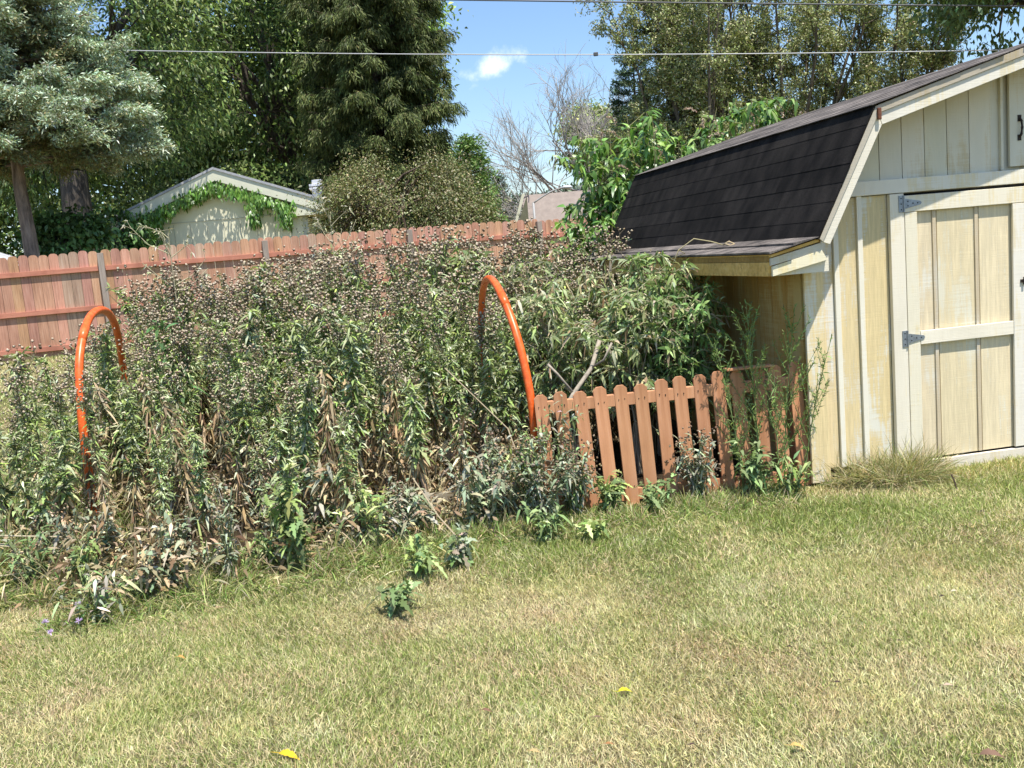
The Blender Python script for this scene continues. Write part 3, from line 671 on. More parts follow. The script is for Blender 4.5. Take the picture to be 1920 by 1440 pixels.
HT = {id(o_): max(v.co.z for ch in o_.children for v in ch.data.vertices) for o_ in tall + mid + leafy + withered}
pr = random.Random(5)
pts = []
tries = 0
while len(pts) < 262 and tries < 20000:
    tries += 1
    x = pr.uniform(-3.4, 1.15); y = pr.uniform(4.8, 9.9); dfr = y - float(bed_front(x))
    if dfr < .12 or x < -2.75 - .28 * (y - 5) or (x > .15 and y < 7.3) or x > .9 + .1 * (y - 7): continue
    if abs(x + .12) < .24 and 5.8 < y < 6.8: continue        # opening under the right hoop
    if x > -2.3 and dfr < 2.2 and fbm(np.array([x]), np.array([y]), 1.5, 15, 2)[0] < .40: continue
    if -2.95 < x < -2.45 and y < 5.9 and pr.random() < .6: continue
    if any((x - a) ** 2 + (y - b) ** 2 < (.15 if y > 6 else .17) ** 2 for a, b, _ in pts): continue
    pts.append((x, y, dfr))
for x, y, dfr in pts:
    f = lambda v, a, b: float(ss(np.array(v), a, b))
    h = .72 + .62 * f(dfr, 0, 1.3) + .40 * f(dfr, 1.3, 3.2) - .12 * f(-x, .9, 2.4) - .10 * f(x, -.4, .5) + pr.gauss(0, .09)
    u = pr.random()
    if dfr < .45: src = pr.choice(leafy if u < .45 else withered if u < .75 else mid)
    elif dfr < 1.9: src = pr.choice(mid if u < (.68 if x > -2.2 else .4) else withered if u < .82 else tall)
    else: src = pr.choice(tall if u < .8 else mid)
    if src in withered: h *= .8
    big = .16 if pr.random() < .14 else .055
    place(src, x, y, pr.uniform(0, 6.28), h / HT[id(src)], (pr.gauss(0, big), pr.gauss(0, big)), *KIND[id(src)])
for i in range(8):
    x = pr.uniform(-3.2, -2.6); y = pr.uniform(5.45, 7.0); h = pr.uniform(.85, 1.3); src = pr.choice(mid + tall + leafy)
    place(src, x, y, pr.uniform(0, 6.28), h / HT[id(src)], (pr.gauss(0, .05), pr.uniform(-.12, .02)), *KIND[id(src)])
# single plants in front of and around the left hoop, and leaning out over the lawn
for i, (x, y, h, tl) in enumerate([(-2.86, 5.72, 1.28, 0), (-2.52, 5.70, 1.22, 0), (-2.98, 5.95, 1.36, -.06), (-2.70, 5.55, .92, 0), (-3.15, 6.25, 1.30, -.12), (-3.35, 6.5, 1.32, -.2), (-3.1, 5.8, 1.0, -.22), (-2.9, 5.5, .8, -.3), (-2.62, 6.75, 1.25, 0), (-2.74, 6.95, 1.3, 0), (-2.5, 6.85, 1.3, 0), (-.17, 6.9, 1.12, 0), (-.06, 6.75, .95, 0), (-.2, 6.7, 1.0, 0), (-2.42, 7.1, 1.35, 0)]):
    src = (tall + mid)[(i * 3) % 13] if h > 1.1 else leafy[i % 5]
    place(src, x, y, i * 1.3, h / HT[id(src)], (0, tl), *KIND[id(src)])
for o_ in tall + mid + leafy + withered:
    if id(o_) not in used:
        for ch in list(o_.children): bpy.data.objects.remove(ch)
        bpy.data.objects.remove(o_)
# ------------------------------------------------------------------ shrubs with long drooping leaves by the shed
def droop_shrub(loc, H, R, seed, label, nst=9, dens=1.0, green=None, leafL=(.045, .11), leafW=.020, dry=.12, pale=True, group=None, name='leafy_bush', cat='shrub'):
    rg = np.random.default_rng(seed); root = empty(name, loc, 0, label, cat, group); st = Soup(); lv = Soup(); dl = Soup()
    green = green or [(.27, .32, .14), (.36, .40, .20), (.18, .24, .09), (.46, .48, .30), (.30, .38, .13)]
    for i in range(nst):
        a = rg.uniform(0, 6.28); rr_ = R * .8 * rg.uniform(.2, 1); h = H * rg.uniform(.72, 1.08)
        t = np.linspace(0, 1, 9); q = np.stack([np.cos(a) * rr_ * t ** 1.4, np.sin(a) * rr_ * t ** 1.4, h * np.sin(t * 1.45) / math.sin(1.45)], 1) + rg.normal(0, .012, (9, 3))
        st.tube(q, np.linspace(.008, .003, 9), (.36, .31, .23) if pale else (.2, .17, .1), 5)
        for j in range(int(13 * dens)):
            tt = rg.uniform(.28, 1); p0 = at(q, [tt])[0]; b = rg.uniform(0, 6.28); L = rg.uniform(.12, .34)
            d = np.array([math.cos(b), math.sin(b), rg.uniform(-.2, .7)]); d /= np.linalg.norm(d)
            s_ = np.array([p0, p0 + d * L * .5, p0 + d * L + [0, 0, -.25 * L]]); st.tube(s_, [.0035, .0025, .0015], (.36, .33, .2), 4)
            m = int(rg.integers(10, 17)); tt2 = rg.uniform(.15, 1, m); pp = at(s_, tt2); dd = nrm(rdir(m, rg) * .85 + d * .5 + [0, 0, rg.uniform(-.45, .3)])
            dr = rg.random(m) < dry
            LL = rg.uniform(*leafL, m); W = leafW * rg.uniform(.7, 1.3, m); C = mixc(green, m, r=rg, var=.28)
            lv.leaves(pp[~dr], dd[~dr], rdir(m, rg)[~dr], LL[~dr], W[~dr], C[~dr], bend=rg.uniform(.15, .7, m)[~dr], fold=.35)
            if dr.any(): dl.leaves(pp[dr], dd[dr], rdir(m, rg)[dr], LL[dr], W[dr], mixc(TH_D, int(dr.sum()), r=rg), bend=.9, fold=.4)
    st.build('stems', M_BARK, root); lv.build('leaves', M_LEAF, root)
    if dl.V: dl.build('dead_leaves', M_DRY, root)
    return root
G3 = 'leafy shrubs between the weed bed and the shed'
droop_shrub((.42, 6.95, 0), 1.34, .42, 1, 'long leaved upright shrub just right of the orange pipe hoop', 12, 1.1, group=G3)
droop_shrub((.86, 6.75, 0), 1.26, .40, 2, 'long leaved upright shrub behind the middle of the picket fence', 12, 1.1, group=G3)
droop_shrub((1.10, 7.25, 0), 1.42, .36, 3, 'tallest long leaved shrub leaning over the shed eave', 11, 1.1, group=G3, dry=.25)
droop_shrub((.66, 7.7, 0), 1.44, .5, 4, 'long leaved shrub with dry leaf tips behind the other shrubs', 11, 1.1, group=G3, dry=.3)
droop_shrub((.30, 8.3, .03), 1.50, .45, 5, 'bushy long leaved shrub farthest back beside the thistles', 10, 1.0, group=G3, dry=.3)
droop_shrub((1.18, 6.62, 0), 1.22, .30, 6, 'fresh green leafy shrub under the shed eave', 8, 1.1, group=G3, dry=.05, green=[(.16, .26, .08), (.22, .33, .11), (.12, .2, .06)], leafL=(.05, .09), pale=False)
# pale cut branch sticking out over the pickets
UPG = [(.22, .31, .10), (.30, .38, .15), (.17, .25, .07), (.40, .45, .24)]
droop_shrub((1.28, 6.95, 0), 1.40, .20, 7, 'upright leafy shrub rising to the fascia board of the shed', 12, 1.3, group=G3, dry=.12, green=UPG, leafL=(.05, .10), pale=False)
droop_shrub((1.0, 7.0, 0), 1.45, .22, 8, 'upright leafy shrub touching the middle of the low eave', 12, 1.3, group=G3, dry=.12, green=UPG, leafL=(.05, .11), pale=False)
b = empty('dead_branch', (.33, 6.3, .55), 0, 'pale dead branch leaning out above the left pickets', 'branch'); q = MB()
q.tube([(-.02, 0, .0), (.08, .1, .12), (.22, .2, .27), (.30, .3, .45)], .016, 7); q.tube([(.08, .1, .12), (-.02, .1, .26), (-.08, .12, .33)], .009, 6); q.tube([(.22, .2, .27), (.30, .1, .33), (.36, .1, .44)], .008, 6)
q.build('wood', simple('pale_bark', (.33, .28, .21), .85, 0, 30, .3, .3), b, smooth=True)

# wispy upright green weeds before the shed corner
def wispy(loc, H, seed, label, lean=(0, 0), n=24, name='wispy_weed'):
    rg = np.random.default_rng(seed); root = empty(name, loc, 0, label, 'weed', 'wispy green weeds at the shed corner'); st = Soup(); lv = Soup()
    t = np.linspace(0, 1, 9); P = np.stack([lean[0] * H * t ** 1.5, lean[1] * H * t ** 1.5, H * t], 1); st.tube(P, np.linspace(.005, .0015, 9), (.2, .26, .1), 5)
    for i in range(n):
        tt = rg.uniform(.22, .95); p0 = at(P, [tt])[0]; a = rg.uniform(0, 6.28); L = rg.uniform(.2, .5) * (1.15 - tt) * H
        d = np.array([math.cos(a) * .6 + lean[0], math.sin(a) * .6, 1.0]); d /= np.linalg.norm(d); q = np.array([p0, p0 + d * L * .5, p0 + d * L + [0, 0, .03]]); st.tube(q, [.0028, .002, .001], (.22, .29, .1), 4)
        m = int(L * 120) + 6; pp = at(q, rg.uniform(.08, 1, m)); dd = nrm(rdir(m, rg) * .8 + d)
        lv.leaves(pp, dd, rdir(m, rg), rg.uniform(.018, .04, m), .0055, mixc([(.16, .25, .07), (.24, .34, .10), (.10, .14, .07)], m, r=rg), prof=L_RHOMB, bend=.1)
    m = 60; pp = at(P, rg.uniform(.1, 1, m)); lv.leaves(pp, nrm(rdir(m, rg) + [0, 0, .4]), rdir(m, rg), rg.uniform(.03, .07, m), .008, mixc([(.16, .25, .07), (.24, .34, .10)], m, r=rg), bend=.3)
    st.build('stems', M_BARK, root); lv.build('leaves', M_LEAF, root)
wispy((1.52, 5.93, 0), 1.22, 11, 'tallest wispy green weed before the right end of the picket fence', (-.03, 0), 34)
wispy((1.40, 5.90, 0), 1.02, 12, 'wispy green weed left of the tallest one, before the pickets', (-.13, 0))
wispy((1.66, 5.90, 0), 1.18, 13, 'thin wispy weed leaning right across the white shed corner', (.10, 0))
wispy((1.78, 5.88, 0), .98, 14, 'thin wispy weed leaning far out over the white shed siding', (.20, -.05), 12)
wispy((1.60, 5.80, 0), .80, 15, 'short wispy weed at the foot of the last pickets', (0, 0), 12)

# low leafy clumps and single small plants
def clump(name, loc, R, H, seed, label, cat, greens, n=260, leafL=.09, lobed=False, heads=0, stems=8, grey=False, group=None):
    rg = np.random.default_rng(seed); root = empty(name, loc, 0, label, cat, group); st = Soup(); lv = Soup()
    for i in range(stems):
        a = rg.uniform(0, 6.28); r_ = R * rg.uniform(.2, 1); h = H * rg.uniform(.5, 1); q = np.array([[0, 0, 0], [np.cos(a) * r_ * .5, np.sin(a) * r_ * .5, h * .65], [np.cos(a) * r_, np.sin(a) * r_, h]]); st.tube(q, [.004, .003, .0015], (.2, .22, .1), 4)
        m = n // stems; pp = at(q, rg.uniform(.15, 1, m)) + rg.normal(0, .012, (m, 3)); dd = nrm(rdir(m, rg) + [0, 0, .35])
        lv.leaves(pp, dd, rdir(m, rg) * .4 + [0, -.2, 1], leafL * rg.uniform(.4, 1.2, m), leafL * rg.uniform(.18, .3, m) * (1.6 if lobed else 1), mixc(greens, m, r=rg, var=.3), prof=L_LOBE if lobed else L_LANCE, bend=rg.uniform(.1, .8, m), fold=.2)
        if heads:
            pp = q[2] + rg.normal(0, .035, (heads, 3)); lv.blobs(pp, nrm(rdir(heads, rg) + [0, 0, .6]), .008, .018, mixc(TH_H, heads, r=rg))
    st.build('stems', M_BARK, root); lv.build('leaves', M_LEAF, root); return root
GG = [(.19, .26, .10), (.25, .32, .14), (.14, .2, .07)]; GY = [(.30, .36, .22), (.36, .38, .27), (.24, .28, .17), (.30, .26, .19)]
YG = [(.30, .37, .11), (.24, .32, .09), (.38, .42, .17)]
GC = 'low weeds growing along the picket fence and bed'
clump('small_weed', (-.645, 4.40, 0), .13, .17, 21, 'small fresh green lobed weed alone on the lawn before the bed', 'weed', GG, 60, .11, True, stems=6)
clump('weed_clump', (.10, 5.56, 0), .27, .56, 22, 'grey green weed mound hiding the foot of the leftmost pickets', 'weed', GY, 620, .07, heads=9, stems=24, group=GC)
clump('weed_clump', (-.25, 5.62, 0), .28, .60, 23, 'grey weed mound with brown heads beside the timber edging', 'weed', GY, 420, .09, heads=9, stems=16, group=GC)
clump('weed_clump', (.06, 5.74, 0), .20, .66, 24, 'bright green bushy weed under the foot of the orange hoop', 'weed', YG[1:] + GG, 520, .06, stems=18, group=GC)
clump('weed_clump', (.31, 5.66, 0), .18, .50, 42, 'leafy grey mound with brown heads before the second and third pickets', 'weed', GY + GG, 420, .06, heads=8, stems=16, group=GC)
clump('weed_clump', (.28, 5.76, 0), .13, .78, 25, 'leafy weed climbing over the second and third pickets', 'weed', GG + GY, 300, .06, stems=9, group=GC)
clump('weed_clump', (1.12, 5.86, 0), .17, .44, 26, 'grey weed clump with pale dry heads in front of the middle pickets', 'weed', GY, 330, .07, heads=14, stems=13, group=GC)
clump('weed_clump', (1.45, 5.82, 0), .18, .40, 27, 'dark green leafy clump at the foot of the right hand pickets', 'weed', GG, 300, .09, stems=12, group=GC)
clump('weed_clump', (1.68, 5.78, 0), .15, .28, 28, 'round leaved green clump beside the shed corner board', 'weed', GG + YG, 200, .07, stems=9, group=GC)
clump('weed_clump', (.52, 5.70, 0), .17, .24, 29, 'bright low weed before the fourth and fifth pickets', 'weed', GG + YG, 200, .09, True, stems=9, group=GC)
clump('weed_clump', (.80, 5.72, 0), .15, .20, 30, 'low green weed before the sixth and seventh pickets', 'weed', GG, 170, .08, True, stems=8, group=GC)
clump('weed_clump', (.40, 5.28, 0), .12, .12, 31, 'yellow green rosette on the lawn before the pickets', 'weed', YG, 60, .09, True, stems=7)
clump('weed_clump', (.14, 5.30, 0), .17, .22, 32, 'dark green weed patch on the lawn before the leftmost picket', 'weed', GG, 150, .08, stems=9)
clump('weed_clump', (-.62, 5.62, 0), .14, .34, 33, 'pale grey lobed thistle rosette before the timber edging', 'weed', GY, 110, .12, True, stems=8)
clump('weed_clump', (-.92, 5.72, 0), .12, .40, 34, 'bright yellow green leafy weed over the timber edging', 'weed', YG, 90, .12, stems=6)
clump('weed_clump', (-.55, 4.85, 0), .16, .22, 35, 'low green weed with yellow leaves before the bed', 'weed', YG + GG, 110, .09, True, stems=8)
clump('weed_clump', (-.36, 4.98, 0), .14, .20, 36, 'low grey green lobed weed between lawn and bed', 'weed', GG + GY, 90, .1, True, stems=7)
prc = random.Random(17)
for i in range(34):
    x = prc.uniform(-3.0, .0); yy = float(bed_front(x)) + prc.uniform(-.12, .30); kind_ = prc.choice([GG, GY, GY, YG + GG, TH_D + GY])
    big_ = prc.random() < .35
    clump('edge_weed', (x, yy, 0), prc.uniform(.08, .2), prc.uniform(.3, .62) if big_ else prc.uniform(.12, .3), 500 + i, 'small mixed green and grey weed at the front edge of the bed', 'weed', kind_, prc.randint(80, 220), prc.uniform(.05, .11), prc.random() < .4, heads=6 if kind_ is GY and big_ else 0, stems=9, group='small weeds along the front edge of the bed')
fl = clump('flowering_thistle', (-2.14, 4.60, 0), .22, .30, 37, 'small creeping thistle with lilac flowers at the left end of the bed', 'thistle', GG + GY, 120, .07, stems=9)
flowers(fl, [(-.20, -.14, .07), (-.05, -.10, .13), (.0, -.22, .09), (-.12, -.26, .06)], 5)
# broad grass blades
def broad(loc, H, seed, label, n=16, colr=YG, w=.016):
    rg = np.random.default_rng(seed); root = empty('broad_grass', loc, 0, label, 'grass clump', 'broad bladed grasses in the bed'); s = Soup(); a = rg.uniform(0, 6.28, n)
    P = rg.normal(0, .04, (n, 3)); P[:, 2] = 0; D = np.stack([np.cos(a) * .35, np.sin(a) * .35, np.ones(n)], 1)
    s.leaves(P, D, rdir(n, rg) * .3 + [0, -1, .3], H * .8 * rg.uniform(.5, 1.1, n), w * .8, mixc(colr, n, r=rg, var=.2), prof=((0, .6), (.25, 1), (.5, 1), (.75, .7), (.9, .35)), bend=rg.uniform(.3, 1.0, n), fold=.25)
    s.build('blades', M_LEAF, root)
BG = [(.16, .28, .06), (.24, .36, .09), (.34, .42, .14)]
for k, (x, y, H, lb) in enumerate([(-1.62, 5.20, .62, 'broad green grass clump in front of the thistles, left of the bed centre'), (-2.0, 4.98, .45, 'arching broad grass under the left thistles'), (-1.3, 5.34, .6, 'tall broad grass blades among withered thistle stems'), (-2.45, 5.0, .45, 'broad pale grass near the foot of the left orange hoop'), (-1.8, 5.2, .7, 'dark broad grass deep between the left thistles'), (-1.45, 5.2, .5, 'short broad green blades at the front edge of the bed')]):
    broad((x, y, 0), H, 60 + k, lb, 9, BG)
# pale dry stalks arching out of the left end
ds = empty('dry_stalks', (-3.0, 5.3, 0), 0, 'two long pale dry stalks arching out over the lawn at the left', 'stalk'); q = MB()
q.tube([(.6, .1, .0), (.45, 0, .26), (.1, -.1, .33), (-.35, -.3, .24), (-.7, -.5, .08)], .005, 5, (.42, .36, .24)); q.tube([(.5, -.1, .0), (.3, -.2, .14), (-.05, -.35, .16), (-.5, -.55, .06)], .004, 5, (.42, .36, .24)); q.build('stalk', M_BARK, ds, smooth=True)
for k, (a, b_, c_, lb) in enumerate([((-1.35, 5.5, .02), (-1.1, 5.35, .2), (-.86, 5.2, .02), 'thin straw stalk fallen in front of the bed'), ((-.42, 6.1, .95), (-.05, 5.95, .55), (.02, 5.8, .32), 'thin pale stalk leaning across the dark gap by the hoop'), ((-.62, 5.45, .40), (-.48, 5.3, .2), (-.33, 5.15, .05), 'broken brown stalk leaning out of the bed')]):
    q = MB(); q.tube([a, b_, c_], .004, 5, (.42, .34, .22)); o = q.build('fallen_stalk', M_BARK); tag(o, lb, 'stalk')
for k, (x, y, h, lx) in enumerate([(3.25, 5.93, .13, -.01), (3.40, 5.98, .12, .0), (3.43, 5.98, .14, .05), (2.62, 5.62, .10, -.03)]):
    q = MB(); q.tube([(0, 0, 0), (lx * .5, 0, h * .6), (lx, .005, h)], .005, 5, (.12, .08, .06)); o = q.build('stem_stub', M_BARK, None, 0, (x, y, 0)); tag(o, ['dark cut stub left of the pair before the shed door', 'straight dark stub of the pair before the shed door', 'leaning dark stub of the pair before the shed door', 'dark stub alone in the grass before the shed wall'][k], 'stub')
# two tall pale dried weeds standing above the bed, and a wilted one
def dried_tall(loc, H, seed, label, n=10, top=.55, leaves=6, colr=(.42, .38, .24)):
    rg = np.random.default_rng(seed); root = empty('dried_weed', loc, 0, label, 'weed', 'dried weeds standing above the bed'); st = Soup(); lv = Soup()
    P = curve_stem(rg, H, .05); st.tube(P, np.linspace(.009, .003, 9), colr, 5)
    for i in range(n):
        t = rg.uniform(top, .98); p0 = at(P, [t])[0]; a = rg.uniform(0, 6.28); L = rg.uniform(.15, .42); d = nrm(np.array([math.cos(a), math.sin(a), rg.uniform(.3, 1.0)])); q = np.array([p0, p0 + d * L * .5 + rg.normal(0, .02, 3), p0 + d * L + [0, 0, .05]]); st.tube(q, [.004, .003, .002], colr, 4)
        for j in range(3):
            b0 = at(q, [rg.uniform(.4, 1)])[0]; e = nrm(rg.normal(0, 1, 3) + d + [0, 0, .5]); st.tube(np.array([b0, b0 + e * .1]), [.002, .0012], colr, 3)
            m = leaves; lv.leaves(np.repeat([b0 + e * .08], m, 0), nrm(rdir(m, rg) + e), rdir(m, rg), rg.uniform(.02, .06, m), .012, mixc([(.5, .47, .36), (.38, .38, .22)], m, r=rg), bend=.5, prof=L_RHOMB)
    st.build('stems', M_BARK, root); lv.build('leaves', M_DRY, root); return root
dried_tall((-1.62, 9.3, .1), 2.05, 71, 'pale dried branching weed between the yellow house and the brown bush', 14, .7)
dried_tall((-2.78, 8.2, .03), 2.02, 72, 'pale dried branching weed in front of the yellow house wall', 9, .72)
droop_shrub((-.33, 8.9, .07), 1.93, .16, 73, 'wilted light green plant hanging above the back fence top', 3, 1.2, leafL=(.1, .2), leafW=.03, group='dried weeds standing above the bed', name='wilted_weed', cat='weed')
clump('broadleaf_weed', (-2.62, 7.55, .03), .16, 1.55, 74, 'single tall dark green broad leaved weed rising from the thistles', 'weed', [(.10, .2, .07), (.15, .26, .10)], 110, .17, stems=4)

# ------------------------------------------------------------------ big leafy shrubs behind the shed
def big_shrub(loc, H, R, seed, label, nst=14, spikes=8):
    rg = np.random.default_rng(seed); root = empty('leafy_shrub', loc, 0, label, 'shrub', 'big leaved shrubs behind the shed'); st = Soup(); lv = Soup(); sp = Soup()
    for i in range(nst):
        a = rg.uniform(0, 6.28); rr_ = R * rg.uniform(.2, 1); h = H * rg.uniform(.45, 1.02); t = np.linspace(0, 1, 8)
        q = np.stack([np.cos(a) * rr_ * t, np.sin(a) * rr_ * t, h * t], 1) + rg.normal(0, .02, (8, 3)); st.tube(q, np.linspace(.012, .004, 8), (.28, .24, .12), 5)
        for j in range(16):
            tt = rg.uniform(.2, 1); p0 = at(q, [tt])[0]; b = rg.uniform(0, 6.28); L = rg.uniform(.15, .45); d = nrm(np.array([math.cos(b), math.sin(b), rg.uniform(.0, .8)])); s_ = np.array([p0, p0 + d * L * .6, p0 + d * L + [0, 0, -.06]]); st.tube(s_, [.005, .003, .002], (.28, .28, .12), 4)
            m = int(rg.integers(10, 16)); pp = at(s_, rg.uniform(.1, 1, m)); dd = nrm(rdir(m, rg) * .8 + d * .4 + [0, 0, -.25]); lv.leaves(pp, dd, rdir(m, rg) * .5 + [0, -.3, 1], rg.uniform(.08, .16, m), rg.uniform(.035, .06, m), mixc([(.13, .24, .05), (.20, .33, .08), (.28, .40, .11), (.09, .17, .04)], m, r=rg, var=.25), bend=rg.uniform(.2, .8, m), fold=.25)
    for i in range(spikes):
        a = rg.uniform(3.4, 6.0); r_ = R * rg.uniform(.4, 1.05); z = H * rg.uniform(.55, 1.02); p0 = np.array([math.cos(a) * r_, math.sin(a) * r_, z]); d = nrm(np.array([rg.normal(0, .5), -.3, rg.uniform(-.6, .9)])); q = np.array([p0, p0 + d * .1, p0 + d * .2 + [0, 0, -.05]]); n_ = 60
        pp = at(q, rg.uniform(0, 1, n_)); sp.leaves(pp, nrm(rdir(n_, rg)), rdir(n_, rg), .022, .011, mixc([(.52, .38, .28), (.42, .27, .2), (.6, .5, .38)], n_, r=rg, var=.15), prof=L_RHOMB)
    st.build('stems', M_BARK, root); lv.build('leaves', M_GLOSSY, root); sp.build('flower_spikes', M_DRY, root)
big_shrub((1.55, 10.95, .2), 2.72, .68, 81, 'leftmost big leaved shrub, reaching down beside the black roof', 34, 10)
big_shrub((.95, 10.4, .2), 1.75, .4, 82, 'low dark leafy shrub at the rear left corner of the shed', 20, 0)
big_shrub((2.05, 11.15, .2), 2.85, .6, 83, 'big leaved shrub above the low end of the shed roof', 26, 11)
big_shrub((2.75, 11.2, .2), 2.88, .55, 84, 'big leaved shrub above the middle of the rear roof edge', 24, 12)
big_shrub((3.4, 11.2, .2), 3.0, .55, 85, 'rightmost big leaved shrub peeking over the shed roof', 24, 10)

# ------------------------------------------------------------------ trees
def limb(st, p0, p1, r0, r1, rg, k=6, wob=.06, c=(.12, .1, .08), n=6):
    t = np.linspace(0, 1, n)[:, None]; L = np.linalg.norm(p1 - p0); q = p0 * (1 - t) + p1 * t + rg.normal(0, wob * L / 3, (n, 3)) * np.sin(t * math.pi); q[:, 2] += (np.sin(t[:, 0] * math.pi) * L * .06); st.tube(q, np.linspace(r0, r1, n), c, k); return q
def leafy_tree(name, base, H, cc_, rad, seed, label, cat='tree', group=None, ncl=110, per=260, leafL=.13, leafW=.055, colr=None, trunk_r=.25, droop=.5, clr=.62, shell=.45, bark=(.12, .10, .08), flat=.7, top=None):
    """trunk, limbs to every clump, leaves spread in each clump. cc_ crown centre (world), rad radii"""
    rg = np.random.default_rng(seed); base = np.array(base, float); cc_ = np.array(cc_, float); rad = np.array(rad, float)
    root = empty(name, tuple(base), 0, label, cat, group); st = Soup(); lv = Soup(); cw = cc_ - base
    d = rdir(ncl * 3, rg); rr_ = (shell + (1 - shell) * rg.random(ncl * 3)) ** .6; c = cw + d * rad * rr_[:, None]
    lump = fbm(d[:, 0] * 2 + 5, d[:, 2] * 2 + d[:, 1] * 1.3, 1.1, seed % 50, 2); c = c[lump > .40][:ncl]
    fork = np.array([0, 0, max(1.2, cw[2] - rad[2] * .85)])
    limb(st, np.zeros(3), fork, trunk_r, trunk_r * .72, rg, 10, .03, bark); limb(st, fork, cw + [0, 0, rad[2] * .5], trunk_r * .72, .04, rg, 8, .08, bark)
    mains = [limb(st, fork + [0, 0, rg.uniform(0, 1)], cw + rdir(1, rg)[0] * rad * .6, trunk_r * .4, .03, rg, 6, .1, bark, 7) for _ in range(9)]
    allp = np.concatenate(mains)
    for k in range(len(c)):
        j = np.argmin(((allp - c[k]) ** 2).sum(1)); limb(st, allp[j], c[k], .035, .012, rg, 4, .1, bark, 4)
        m = int(per * rg.uniform(.6, 1.4)); o = rg.normal(0, clr * .5, (m, 3)) * [1, 1, flat]; pp = c[k] + o
        outw = nrm(pp - cw) ; dd = nrm(rdir(m, rg) * .9 + outw * .6 + [0, 0, -droop]); tint = math.exp(rg.normal(0, .16))
        lv.leaves(pp, dd, rdir(m, rg) * .6 + outw * .4 + [0, 0, .5], leafL * rg.uniform(.6, 1.3, m), leafW * rg.uniform(.7, 1.3, m), mixc(colr, m, r=rg, var=.25) * tint, prof=L_RHOMB, bend=rg.uniform(0, .5, m), fold=.15)
    st.build('trunk', M_TRUNK, root, smooth=True); lv.build('crown', M_FAR, root)
    return root
def conifer(name, base, H, z0, prof, seed, label, nb=120, colr=None, leafL=.14, leafW=.022, per=240, droop=.1, trunk_r=.18, bark=(.2, .16, .13), spr=.22, group=None, tipdroop=.0, cat='tree', bare=.25):
    rg = np.random.default_rng(seed); root = empty(name, tuple(base), 0, label, cat, group); st = Soup(); lv = Soup()
    st.tube(np.stack([rg.normal(0, .03, 12), rg.normal(0, .03, 12), np.linspace(0, H, 12)], 1), np.linspace(trunk_r, .02, 12), bark, 9)
    for i in range(nb):
        f = (i + rg.random()) / nb; z = z0 + (H - z0) * f; r_ = prof(z) * rg.uniform(.72, 1.1); a = i * 2.39996 + rg.normal(0, .3)
        if r_ < .08: continue
        t = np.linspace(0, 1, 6); q = np.stack([np.cos(a) * r_ * t, np.sin(a) * r_ * t, z + r_ * (.12 * t - droop * t ** 2 + .12 * t ** 4)], 1); st.tube(q, np.linspace(.03, .008, 6), bark, 4)
        m2 = max(3, int(r_ * 7))
        for j in range(m2):
            tt = rg.uniform(bare, 1); p0 = at(q, [tt])[0]; sd_ = rg.choice([-1, 1]); L = rg.uniform(.25, .6) * (.4 + (1 - tt) * .6) * min(1.6, r_ * .6 + .3)
            d = nrm(np.array([math.cos(a + sd_ * .8), math.sin(a + sd_ * .8), rg.normal(0, .15) - tipdroop])); s_ = np.array([p0, p0 + d * L * .6, p0 + d * L + [0, 0, -tipdroop * L * .6]]); st.tube(s_, [.009, .006, .003], bark, 3)
            m = int(per * L); pp = at(s_, rg.uniform(.05, 1.05, m)) + rg.normal(0, spr * .25, (m, 3)) * [1, 1, .6]; dd = nrm(rdir(m, rg) * .75 + d * .8 + [0, 0, -tipdroop * .8 + .1])
            tint = math.exp(rg.normal(0, .12)); old = (tt < .5)
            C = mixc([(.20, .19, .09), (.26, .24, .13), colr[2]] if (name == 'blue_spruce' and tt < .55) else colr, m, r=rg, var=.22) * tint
            lv.leaves(pp, dd, rdir(m, rg) + [0, 0, .8], leafL * rg.uniform(.6, 1.2, m), leafW, C, prof=L_RHOMB, bend=tipdroop * .4, fold=.1)
    st.build('trunk', M_TRUNK, root, smooth=True); lv.build('crown', M_NEEDLE, root); return root
def Z(x, y): return float(gz(x, y))
# blue spruce at the left
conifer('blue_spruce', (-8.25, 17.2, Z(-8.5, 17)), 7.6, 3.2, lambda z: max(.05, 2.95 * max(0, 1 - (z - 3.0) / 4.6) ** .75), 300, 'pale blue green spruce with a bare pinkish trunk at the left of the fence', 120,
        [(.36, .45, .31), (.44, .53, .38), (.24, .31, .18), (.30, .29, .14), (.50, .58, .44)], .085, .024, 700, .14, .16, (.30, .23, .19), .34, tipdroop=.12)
DKG = [(.11, .17, .04), (.18, .25, .06), (.30, .37, .13), (.06, .10, .025)]
leafy_tree('shade_tree', (-10.9, 25.6, .66), 14, (-11.8, 28.2, 9.6), (5.6, 4.6, 5.8), 301, 'dark shade tree with a thick grey trunk behind the board fence', ncl=170, per=330, leafL=.16, leafW=.06, colr=DKG, trunk_r=.46, droop=.2, clr=.85, shell=.5, bark=(.075, .064, .052))
leafy_tree('shade_tree', (-7.5, 37, .66), 15, (-8.2, 35.5, 10.0), (5.2, 4.4, 6.2), 302, 'wide dark green tree rising behind the yellow house', ncl=230, per=360, leafL=.18, leafW=.075, colr=DKG, trunk_r=.4, droop=.2, clr=.9, shell=.45)
BRG = [(.20, .32, .05), (.28, .40, .08), (.14, .24, .04), (.36, .46, .12)]
leafy_tree('maple_tree', (-4.4, 41, .66), 15, (-4.6, 39, 10.2), (3.1, 3, 5.2), 303, 'bright yellow green tree top showing behind the dark hemlock', ncl=120, per=260, leafL=.2, leafW=.09, colr=BRG, trunk_r=.3, droop=.4, clr=.9, shell=.5)
def hp(z):
    if z < 3.2: return 1.9
    if z < 9: return 2.35 - .02 * (z - 3.2)
    return max(.1, 2.2 * (1 - (z - 9) / 6))
